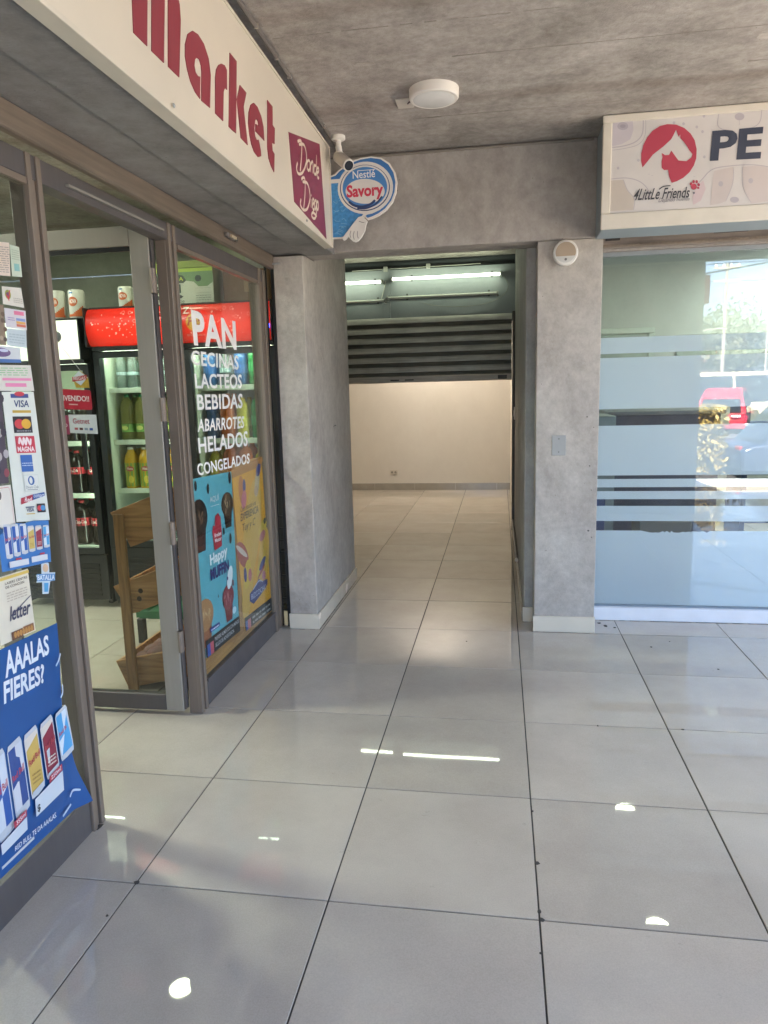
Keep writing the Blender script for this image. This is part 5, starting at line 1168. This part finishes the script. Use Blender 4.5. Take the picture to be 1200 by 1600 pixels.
# paper towel packs and the fruit box on top of the fridges
def towel(x, y, z, r, h, label, grp):
    t = thing('paper_towel_pack', label, 'paper towels', (x, y, z), grp)
    Geo().lathe((x, y, z), [(r * .86, 0), (r, .012), (r, h - .012), (r * .86, h), (r * .3, h + .001)], 18).build('roll', paint('#d6d6cc', 0.35), t, smooth=True)
    sh = Sheet(lambda u, v, n: (x + (r + .0005 + n) * math.sin(u), y - (r + .0005 + n) * math.cos(u), z + h * v)); sh.n = .0006
    OR = '#c8602c'
    sh.rect(-1.4, .06, 1.4, .14, OR, 10)
    for k in range(7): sh.rect(-.1 + .2 * k, .14, .1 + .2 * k, .16 + .045 * k, OR, 2)
    sh.disc(0, .58, .62, .17, OR, 20); sh.text('NOVA', -.48, .51, .48, .66, '#e9e2da', .03, .1); sh.rect(-.4, .86, .1, .91, '#4a7ab0', 4)
    sh.finish(t)
G = 'paper towel packs on top of the fridges'
for x, lb in ((-2.04, 'paper towel pack at the left end of the row on the cola fridge'), (-1.955, 'paper towel pack half hidden second from the left on the cola fridge'), (-1.85, 'paper towel pack second from the right of the row on the cola fridge'), (-1.71, 'paper towel pack at the right end of the row on the cola fridge')):
    towel(x, 2.76 if abs(x + 1.955) > .01 else 2.84, 1.986, .052, .185, lb, G)
towel(-1.375, 2.80, 2.031, .05, .15, 'single paper towel roll standing alone on the red headed fridge', G)
bx = thing('fruit_box', 'green and white banana carton standing on the red headed fridge', 'box', (-0.93, 2.85, 2.031))
Geo().box(-1.16, -0.70, 2.66, 3.05, 2.031, 2.285).build('carton', paint('#cdd2c2', .55), bx, .003)
Geo().box(-1.165, -0.695, 2.655, 3.055, 2.255, 2.298).build('lid', paint('#8a9a4a', .55), bx, .003)
sh = Sheet(lambda u, v, n: (u, 2.66 - n, v)); sh.n = .0004
sh.poly([(-1.158, 2.254), (-.702, 2.254), (-.702, 2.165), (-.74, 2.14), (-.80, 2.14), (-.83, 2.17), (-.92, 2.185), (-1.0, 2.165), (-1.158, 2.17)], '#6f8f62'); sh.rect(-1.158, 2.232, -.702, 2.254, '#a9c23c')
sh.poly([(-1.1, 2.17), (-1.08, 2.215), (-.98, 2.225), (-.9, 2.21), (-.88, 2.18), (-.9, 2.165), (-1.08, 2.165)], '#2f3d34'); sh.text('BANANA', -1.06, 2.18, -.9, 2.203, '#c2cf3a', .03); sh.ell(-.80, 2.19, .022, .02, '#2c3a36', 14)
sh.text('BENI', -1.12, 2.105, -.92, 2.158, '#33463a', .03); sh.poly([(-1.1, 2.078), (-1.08, 2.092), (-.93, 2.094), (-.905, 2.084), (-.92, 2.072), (-1.08, 2.068)], '#262b2a'); sh.text('PLATANOS', -1.05, 2.047, -.90, 2.058, '#4a5248', .01); sh.text('ECUADOR', -1.04, 2.036, -.90, 2.045, '#4a5248', .01)
sh.stroke([(-.82, 2.13), (-.72, 2.13), (-.72, 2.10), (-.82, 2.10), (-.82, 2.13)], .0015, '#8d9488', False); sh.lines(-.82, 2.04, -.72, 2.095, 4, '#9aa094')
sh.finish(bx)
bk = thing('cardboard_box', 'plain brown cardboard box beside the banana carton on the fridge', 'box', (-0.5, 2.9, 2.031))
Geo().box(-0.66, -0.36, 2.72, 3.1, 2.031, 2.24).build('carton', paint('#7a6048', .7), bk, .004)
Geo().box(-0.52, -0.49, 2.7185, 3.1, 2.10, 2.2405).build('tape', paint('#9a8262', .4), bk)

# produce rack behind the door
rk = thing('produce_rack', 'wooden three tier produce rack behind the open glass door', 'rack', (-0.6, 1.65, 0))
RY0, RY1 = 1.36, 1.86
def bin_(poly, xr, zt, zb):
    # sloping crate: pentagonal cheeks at either end, a lip, back and slats below
    for y in (RY0, RY1 - 0.022):
        Geo().prism([(x, y, z) for x, z in poly], (0, 0.022, 0)).build('side_board', MT['wood'], rk, 0.002)
    (xa, za), (xb, zb_) = poly[0], poly[1]
    Geo().prism([(xa + .004, RY0 + .023, za), (xa + .026, RY0 + .023, za + .006), (poly[-1][0] + .03, RY0 + .023, poly[-1][1] + .004), (poly[-1][0] + .008, RY0 + .023, poly[-1][1])], (0, RY1 - RY0 - .046, 0)).build('lip_board', MT['wood'], rk)
    x2, z2 = poly[2]; x3, z3 = poly[3]
    g = Geo().prism([(x3, RY0 + .023, z3), (x2, RY0 + .023, z2), (x2, RY0 + .023, z2 + .014), (x3, RY0 + .023, z3 + .014)], (0, RY1 - RY0 - .046, 0)); g.build('bottom_board', MT['wood'], rk)
bin_([(-.781, .905), (-.40, 1.045), (-.40, .835), (-.689, .735), (-.735, .848)], 0, 0, 0)
bin_([(-.80, .534), (-.40, .68), (-.40, .51), (-.715, .395)], 0, 0, 0)
bin_([(-.822, .145), (-.40, .235), (-.40, .085), (-.765, .005)], 0, 0, 0)
for x, y in ((-.755, RY0 - .022), (-.755, RY1 + .001), (-.42, RY0 - .022), (-.42, RY1 + .001)):
    Geo().box(x, x + .05, y, y + .021, 0, .90 if x < -.5 else 1.05).build('post', MT['woodz'], rk, .002)
for x, z in ((-.655, .515), (-.665, .475)): Geo().lathe((x, RY0 - .0005, z), [(.013, 0), (.011, .0012)], 10, axis='y').build('knot', paint('#3a2617', .7), rk)
def lump(name, label, cat, grp, x, y, z, r, m, sx=1, sz=1, rz=0.0):
    prof = [(r * math.sin(a) * (1 + .04 * math.sin(3 * a)), r * sz * (1 - math.cos(a))) for a in [math.pi * k / 9 for k in range(1, 9)]]
    o = Geo().lathe((0, 0, 0), prof, 12).build(name, m, None, smooth=True); o.location = (x, y, z); o.scale = (sx, 1, 1); o.rotation_euler = (random.uniform(-.15, .15), random.uniform(-.15, .15), rz)
    return tag(o, label, cat, grp)
ON, TO, SP = paint('#b8875e', .35, var=.2, scale=20), paint('#a8382e', .25, var=.1, scale=20), paint('#74493f', .6, var=.25, scale=26)
ROW = ['front', 'middle', 'back']; HT = ['lowest', 'second lowest', 'second highest', 'highest']
for k in range(12):
    wh = ', %s in the %s row' % (HT[k % 4], ROW[k // 4])
    lump('onion', 'brown onion in the middle bin' + wh, 'onion', 'onions in the middle bin', -.68 + .085 * (k % 4), 1.44 + .11 * (k // 4) + random.uniform(-.01, .01), .485 + .031 * (k % 4) + .02 * (k // 8), .042, ON, 1, .9)
    lump('tomato', 'red tomato in the top bin' + wh, 'tomato', 'tomatoes in the top bin', -.66 + .08 * (k % 4), 1.44 + .11 * (k // 4) + random.uniform(-.01, .01), .862 + .031 * (k % 4), .036, TO, 1, .85)
    lump('sweet_potato', 'dark sweet potato in the bottom bin' + wh, 'sweet potato', 'sweet potatoes in the bottom bin', -.68 + .08 * (k % 4), 1.43 + .12 * (k // 4), .075 + .028 * (k % 4) + .015, .045, SP, 2.0, 1, random.uniform(-.6, .6))
gc = thing('crate', 'green plastic crate with black feet on the market floor behind the rack', 'crate', (-0.9, 2.1, 0))
g_ = paint('#2f6a48', .5)
for b in [(-1.05, -.62, 2.0, 2.012, .16, .20), (-1.05, -.62, 2.34, 2.352, .16, .20), (-1.05, -1.038, 2.0125, 2.3395, .16, .20), (-.632, -.62, 2.0125, 2.3395, .16, .20), (-1.0375, -.6325, 2.0125, 2.3395, .15, .162)]: Geo().box(*b).build('crate_wall', g_, gc)
for x, y in ((-1.05, 2.0), (-.66, 2.0), (-1.05, 2.312), (-.66, 2.312)): Geo().box(x, x + .04, y, y + .04, 0, .149).build('foot', MT['black'], gc, .002)

# things stuck on the glass of the open door
dfn = lambda q: bil(*[(x, DY0 + 0.0136, z) for x, z in q], (0, -1, 0))
wl2 = thing('welcome_sign', 'red BIENVENIDO sign hung by strings from a suction hook on the door glass', 'sign', (-0.76, 1.11, 1.40))
f_ = dfn([(-.86, 1.502), (-.668, 1.49), (-.668, 1.405), (-.86, 1.415)]); F2 = lambda u, v, n: f_(u, v, n + .004)
rr = []
for cu, cv, a0 in ((.95, .9, 0), (.05, .9, 90), (.05, .1, 180), (.95, .1, 270)):
    for k in range(4): rr.append((cu + .05 * math.cos(R(a0 + 30 * k)), cv + .1 * math.sin(R(a0 + 30 * k))))
Geo().prism([F2(u, v, 0) for u, v in rr], Vector((0, -.003, 0))).build('board', paint('#b8303f', .4), wl2)
s = Sheet(F2); s.n = .0034; s.text('BIENVENIDO!!', .05, .42, .95, .70, '#ead9d6', .02); s.rect(.44, .22, .66, .28, '#d8a8a4'); s.finish(wl2)
D2 = lambda x, z, n=0.0: (x, DY0 + .0096 - n, z)
Geo().prism([D2(*p) for p in ((-.745, 1.545), (-.708, 1.575), (-.675, 1.545), (-.672, 1.5), (-.735, 1.503))], (0, -.003, 0)).build('gold_panel', paint('#b89a3e', .4, var=.25, scale=60), wl2)
s = Sheet(lambda u, v, n: D2(u, v, n)); s.n = .0034
s.poly([(-.752, 1.54), (-.713, 1.575), (-.675, 1.545), (-.71, 1.512)], '#c9d4d6'); s.poly([(-.748, 1.548), (-.679, 1.556), (-.679, 1.536), (-.748, 1.528)], '#b03a3a'); s.text('MEGAS', -.742, 1.535, -.685, 1.55, '#ead9d6', .02); s.finish(wl2)
Geo().lathe((-.808, DY0 + .0135, 1.722), [(.024, 0), (.022, .004), (.010, .007), (.009, .016)], 18, axis='y').build('suction_hook', paint('#8b8f86', .2), wl2, smooth=True)
for x, z in ((-.70, 1.565), (-.85, 1.50)): Geo().tube([(-.808, DY0 + .003, 1.715), (x, DY0 + .008, z)], .0012, 4).build('string', paint('#c9c9bf', .5), wl2)
rt, s = sheet_thing('sticker', 'white Getnet card payment sticker on the door glass', 'sticker', dfn([(-.787, 1.387), (-.655, 1.384), (-.655, 1.300), (-.787, 1.307)]), '#cfd4d2')
rt['label'] = 'white card payment sticker with red lettering on the door glass'
s.text('Getnet', .14, .52, .74, .80, '#a84652', .01); [s.rect(.18 + .18 * k, .18, .30 + .18 * k, .30, c_) for k, c_ in enumerate(('#b05a60', '#5a3a3a', '#8a9aa8', '#3a5aa0'))]; s.finish(rt)
rt, s = sheet_thing('sticker', 'dark pink sticker partly hidden behind the card payment sticker', 'sticker', dfn([(-.86, 1.384), (-.789, 1.384), (-.789, 1.30), (-.86, 1.30)]), '#96405a'); s.text('Alto', .2, .4, .9, .65, '#e2c8d0', .01); s.finish(rt)

# ================================================================== INSIDE THE PET SHOP
ct = thing('counter', 'dark navy counter inside the pet shop behind the frosted film', 'counter', (2.6, 4.3, 0))
Geo().box(1.95, 2.75, 4.0, 4.5, 0, 1.22).build('counter_body', paint('#25314f', .5), ct, .005)
Geo().box(1.92, 2.78, 3.97, 4.53, 1.221, 1.25).build('counter_top', paint('#5a6270', .4), ct, .004)
c2 = thing('display_rack', 'navy shelf unit with bags farther right in the pet shop', 'shelf', (4.2, 4.6, 0))
for x in (3.05, 4.2): Geo().box(x, x + .04, 4.4, 4.8, 0, 1.5).build('upright', paint('#2b3a5c', .5), c2)
for z in (.3, .7, 1.1, 1.48): Geo().box(3.091, 4.199, 4.4, 4.8, z, z + .02).build('shelf', paint('#39496b', .5), c2)
for k in range(9):
    bg_ = Geo().box(3.10 + .12 * k, 3.215 + .12 * k, 4.45, 4.7, .7205, .95 + .05 * (k % 3)).build('food_bag', paint(['#4a3f6a', '#7a6a5a', '#5a4a44', '#3f5a7a', '#8a7f86'][k % 5], .5), None, .02)
    tag(bg_, '%s pet food bag from the left on the navy shelf unit' % ['first', 'second', 'third', 'fourth', 'fifth', 'sixth', 'seventh', 'eighth', 'last'][k], 'bag', 'pet food bags on the navy shelf')
dw = thing('inner_door', 'pale framed inner doorway on the back wall of the pet shop', 'door', (2.2, 6.19, 0))
FRM = paint('#b4bfb8', .4)
for x0, x1, z0, z1 in ((1.72, 1.78, 0, 1.98), (2.62, 2.68, 0, 1.98), (1.72, 2.68, 1.981, 2.04)): Geo().box(x0, x1, 6.15, 6.199, z0, z1).build('frame', FRM, dw, .004)
Geo().box(1.781, 2.619, 6.17, 6.19, .01, 1.98).build('leaf', paint('#96a39b', .5), dw)
sp = thing('notice_board', 'small pale framed board leaning on the pet shop back wall', 'board', (2.45, 5.9, 1.5))
Geo().box(2.9, 3.3, 6.17, 6.198, 1.55, 1.95).build('board', paint('#8f9c95', .5), sp, .004)
ub = thing('cabinet', 'pale tall cabinet beside the pier inside the pet shop', 'cabinet', (1.8, 3.4, 0))
Geo().box(1.67, 1.86, 3.2, 3.7, 0, 1.25).build('cabinet_body', paint('#7f8c92', .5), ub, .004)
Geo().box(1.662, 1.80, 3.185, 3.199, .2, .72).build('door', paint('#32487e', .5), ub, .003)
py = tag(Geo().tube([(2.02, 3.0, .60), (2.06, 3.0, .64), (2.10, 3.02, .61), (2.14, 3.0, .65)], .014, 8).build('dog_toy', paint('#7a4aa8', .4), None, smooth=True), 'purple dog toy behind the lower edge of the frosted film', 'toy')
st_ = tag(box('stand', (1.98, 2.3, 2.92, 3.2, 0, .585), paint('#5a5a56', .6), None, .006), 'grey stand carrying the purple dog toy behind the frosted film', 'stand')

# ================================================================== THE STREET (mirrored in the pet shop window)
def car(name, label, loc, rz, colr, L_, H_, cabin):
    t = thing(name, label, 'car', (0, 0, 0))
    W_ = .86
    bodym = paint(colr, .22, var=.02); gm = paint('#20262c', .06)
    low = [(-.5, .14), (-.5, .52), (-.47, .60), (-.30, .63), (.22, .63), (.40, .57), (.49, .47), (.5, .16)]
    g = Geo()
    prof = [(x * L_, z * H_ / 1.45 * 1.0) for x, z in low]
    n = len(prof); rows = []
    for yy, k in ((-W_, .93), (-W_ * .93, 1.0), (W_ * .93, 1.0), (W_, .93)): rows.append([(x * (1 if abs(yy) < W_ else .985), yy, .14 + (z - .14) * k) for x, z in prof])
    vs = [p for r_ in rows for p in r_]; fs_ = []
    for i in range(3):
        for k in range(n):
            k2 = (k + 1) % n; fs_.append((i * n + k, (i + 1) * n + k, (i + 1) * n + k2, i * n + k2))
    fs_.append(tuple(range(n))); fs_.append(tuple(range(4 * n - 1, 3 * n - 1, -1)))
    g.add(vs, fs_).build('body', bodym, t, .03, smooth=True, seg=2)
    zb = .60 * H_ / 1.45; zt = H_
    cab = [(cabin[0] * L_, zb), (cabin[1] * L_, zt - .06), (cabin[1] * L_ + .25, zt), (cabin[2] * L_ - .25, zt), (cabin[2] * L_, zt - .07), (cabin[3] * L_, zb)]
    m_ = len(cab); rows = []
    for sgn in (-1, 1): rows.append([(x, sgn * (W_ * .92 - (z - zb) * .32), z) for x, z in cab])
    vs = rows[0] + rows[1]
    Geo().add(vs, [(k, m_ + k, m_ + (k + 1) % m_, (k + 1) % m_) for k in range(m_)] + [tuple(range(m_)), tuple(range(2 * m_ - 1, m_ - 1, -1))]).build('cabin', bodym, t, .03, smooth=True, seg=2)
    for sgn in (-1, 1):
        def side(x, z): return (x, sgn * (W_ * .92 - (z - zb) * .32 + .006), z)
        xa, xb, xm = cabin[0] * L_ + .12, cabin[3] * L_ - .16, (cabin[1] + cabin[2]) / 2 * L_
        zc = zt - .13; fr = (zc - zb) / (zt - zb)
        xa2 = xa + (cabin[1] - cabin[0]) * L_ * fr; xb2 = xb - (cabin[3] - cabin[2]) * L_ * fr
        for q in ([(xa, zb + .04), (xm - .04, zb + .04), (xm - .04, zc), (xa2, zc)], [(xm + .04, zb + .04), (xb, zb + .04), (xb2, zc), (xm + .04, zc)]):
            Geo().prism([side(*p) for p in q], (0, sgn * .006, 0)).build('side_window', gm, t)
        for x in (-.31 * L_, .31 * L_):
            w_ = Geo().lathe((x, sgn * W_ - .09, .31), [(.29, 0), (.315, .03), (.315, .17), (.29, .2)], 22, axis='y')
            w_.v = [(a, b_ + .19 if sgn > 0 else b_ + .19 - .0, c_) for a, b_, c_ in w_.v]
            wh = w_.build('wheel', paint('#18181a', .7), t, smooth=True)
            Geo().lathe((x, sgn * (W_ + .012) + (.0), .31), [(.2, -.004), (.2, .004), (.05, .012)], 16, axis='y').build('rim', MT['steel'], wh)
        Geo().box(.485 * L_, .502 * L_, sgn * .55 - .14, sgn * .55 + .14, .44 * H_ / 1.45 + .08, .52 * H_ / 1.45 + .08).build('headlight', paint('#d8dadc', .1), t, .01)
        Geo().box(-.503 * L_, -.49 * L_, sgn * .6 - .12, sgn * .6 + .12, .5 * H_ / 1.45, .58 * H_ / 1.45).build('tail_light', paint('#9a1f24', .2), t, .01)
    for (xa, za), (xb, zb2) in (((cabin[0] * L_ - .004, zb + .06), (cabin[1] * L_ - .004, zt - .10)), ((cabin[3] * L_ + .004, zb + .06), (cabin[2] * L_ + .004, zt - .11))):
        Geo().add([(xa, -.62, za), (xa, .62, za), (xb, .52, zb2), (xb, -.52, zb2)], [(0, 1, 2, 3)]).build('windscreen', gm, t)
    t.location = loc; t.rotation_euler.z = rz
    return t
car('parked_car', 'red hatchback parked by the kerb, mirrored in the pet shop window', (8.5, -18.4, -.128), R(112), '#a02434', 3.9, 1.40, (-.46, -.36, .12, .30))
car('parked_van', 'cream people carrier across the street, mirrored in the pet shop window', (10.2, -21.6, -.128), 0, '#c9c0a8', 4.8, 1.95, (-.49, -.46, .20, .38))
car('parked_car', 'blue grey saloon parked right of the red hatchback in the mirrored street', (9.1, -10.6, -.128), R(180), '#6c87a0', 4.3, 1.45, (-.42, -.28, .10, .28))

ORD_T = ['first olive green', 'second olive green', 'third olive green', 'fourth olive green', 'fifth olive green']
car('parked_car', 'dark navy low car parked next to the golden hedge in the mirrored street', (7.12, -6.1, -.13), 0, '#1f2a44', 4.2, 1.33, (-.42, -.28, .10, .28))
bark = paint('#4a3d30', .9, var=.25, scale=12)
def leafmat(h, h2):
    m = bpy.data.materials.new('leaves'); m.use_nodes = True; t = m.node_tree; p = t.nodes['Principled BSDF']
    g = t.nodes.new('ShaderNodeNewGeometry'); n = t.nodes.new('ShaderNodeTexNoise'); n.inputs['Scale'].default_value = 1.7; t.links.new(g.outputs['Position'], n.inputs['Vector'])
    r = t.nodes.new('ShaderNodeValToRGB'); r.color_ramp.elements[0].position = .35; r.color_ramp.elements[1].position = .65; r.color_ramp.elements[0].color = lin(h); r.color_ramp.elements[1].color = lin(h2)
    t.links.new(n.outputs[0], r.inputs[0]); t.links.new(r.outputs[0], p.inputs['Base Color']); p.inputs['Roughness'].default_value = .6
    return m
LV = leafmat('#3a4020', '#54522e'); LV2 = leafmat('#303a24', '#434b2b')
def tree(name, x, y, h, rad, label, lm, n=2200):
    t = thing(name, label, 'tree', (x, y, -.14), 'trees lining the far side of the street')
    Geo().tube([(x, y, -.14), (x + .1, y, h * .3), (x - .05, y + .1, h * .55), (x, y, h * .85)], [h * .035, h * .028, h * .018, h * .005], 8).tube([(x + .08, y, h * .32), (x + rad * .5, y, h * .6)], [h * .018, h * .006], 6).tube([(x, y, h * .4), (x - rad * .5, y + .3, h * .65)], [h * .016, h * .005], 6).build('trunk', bark, t, smooth=True)
    g = Geo(); cl = [(x + random.uniform(-.6, .6) * rad, y + random.uniform(-.6, .6) * rad, h * random.uniform(.42, .9), rad * random.uniform(.3, .55)) for _ in range(11)]
    for _ in range(n):
        cx, cy, cz, cr = random.choice(cl); v = Vector((random.gauss(0, 1), random.gauss(0, 1), random.gauss(0, .8))).normalized() * cr * random.uniform(.5, 1.05)
        p = Vector((cx, cy, cz)) + v; a = Vector((random.gauss(0, 1), random.gauss(0, 1), random.gauss(0, 1))).normalized(); b_ = a.cross(Vector((random.gauss(0, 1), random.gauss(0, 1), random.gauss(0, 1)))).normalized()
        sz = random.uniform(.06, .15) * (1 + h / 14)
        g.add([p - a * sz, p + b_ * sz * .6, p + a * sz, p - b_ * sz * .6], [(0, 1, 2, 3)])
    g.build('crown', lm, t)
for i, (x, y, h, rd) in enumerate([(12.5, -46, 6.0, 3.0), (17, -44, 6.6, 3.2), (21.5, -47, 6.2, 3.2), (26, -45, 7.0, 3.4), (31, -48, 6.4, 3.3), (14.5, -52, 6.8, 3.4), (19.5, -54, 7.2, 3.6), (24.5, -53, 7.0, 3.4)]):
    tree('street_tree', x, y, h, rd, '%s tree from the left in the %s row across the mirrored street' % (ORD_T[i if i < 5 else i - 5], 'front' if i < 5 else 'rear'), LV if i % 2 else LV2)
hd_ = thing('hedge', 'golden dry hedge beside the navy car in the mirrored street', 'hedge', (4.65, -6.2, -.14))
g = Geo()
for _ in range(1800):
    p = Vector((random.uniform(4.3, 4.98), random.uniform(-6.6, -5.9), random.uniform(-.1, 1.05))); a = Vector((random.gauss(0, 1), random.gauss(0, 1), random.gauss(0, 1))).normalized(); b_ = a.cross(Vector((random.gauss(0, 1), random.gauss(0, 1), .3))).normalized()
    g.add([p - a * .07, p + b_ * .03, p + a * .07, p - b_ * .03], [(0, 1, 2, 3)])
g.build('foliage', leafmat('#7a6a34', '#a8924e'), hd_)
def lamp_post(x, y, h, label):
    t = thing('street_lamp', label, 'street lamp', (x, y, -.13))
    Geo().tube([(x, y, -.13), (x, y, h)], [.06, .04], 10).build('pole', paint('#a29f96', .5), t, smooth=True)
    Geo().tube([(x, y, h), (x + .35, y, h + .12), (x + .9, y, h + .16)], .035, 8).build('arm', paint('#a29f96', .5), t, smooth=True)
    Geo().box(x + .7, x + 1.2, y - .1, y + .1, h + .12, h + .22).build('lamp_head', paint('#b9b6ac', .4), t, .03)
lamp_post(9.6, -26.5, 3.6, 'white street lamp in front of the trees in the mirrored street')
lamp_post(17.0, -40, 6.2, 'tall street lamp among the trees of the mirrored street')
up = thing('utility_pole', 'pale utility pole with cross arms carrying wires in the mirrored street', 'utility pole', (13.4, -36, -.13))
Geo().tube([(13.4, -36, -.13), (13.4, -36, 7.9)], [.13, .08], 10).build('pole', paint('#8f897c', .7), up, smooth=True)
for z in (7.6, 6.9): Geo().box(12.7, 14.1, -36.06, -35.94, z, z + .12).build('cross_arm', paint('#a8a192', .7), up)
for x in (12.8, 13.2, 13.6, 14.0): Geo().lathe((x, -36, 7.72), [(.05, 0), (.06, .06), (.03, .14)], 8).build('insulator', MT['white'], up)
ow = thing('power_line', 'black overhead wires sagging across the mirrored street', 'wires', (10, -20, 6))
for a, b_, sag, rr_ in (((-6, -15, 3.2), (24, -15, 7.4), .5, .022), ((-8, -24, 4.0), (34, -22, 5.2), .5, .018), ((-8, -36, 7.7), (50, -36, 7.9), .9, .02), ((-8, -30, 7.2), (44, -33, 8.6), .6, .02), ((-6, -18, 3.0), (28, -18, 4.2), .3, .02)):
    pts = [(a[0] + (b_[0] - a[0]) * k / 14, a[1] + (b_[1] - a[1]) * k / 14, a[2] + (b_[2] - a[2]) * k / 14 - sag * 4 * (k / 14) * (1 - k / 14)) for k in range(15)]
    Geo().tube(pts, rr_, 5).build('wire', MT['black'], ow)
sh_ = thing('house', 'low pale building far across the mirrored street', 'building', (25, -62, 0))
Geo().box(10, 22, -66, -60, -.14, 3.2).build('wall', paint('#6a6459', .8), sh_)
Geo().prism([(9.6, -66.4, 3.2), (9.6, -59.6, 3.2), (9.6, -63, 4.8)], (12.8, 0, 0)).build('roof', paint('#7a4a38', .8), sh_)
for k in range(4):
    wf = Geo().box(11.2 + 2.7 * k, 12.5 + 2.7 * k, -59.995, -59.9, .9, 2.2).build('window', paint('#d0ccc2', .5), sh_)
    Geo().box(11.3 + 2.7 * k, 12.4 + 2.7 * k, -59.9, -59.88, 1.0, 2.1).build('pane', paint('#2a3036', .1), wf)
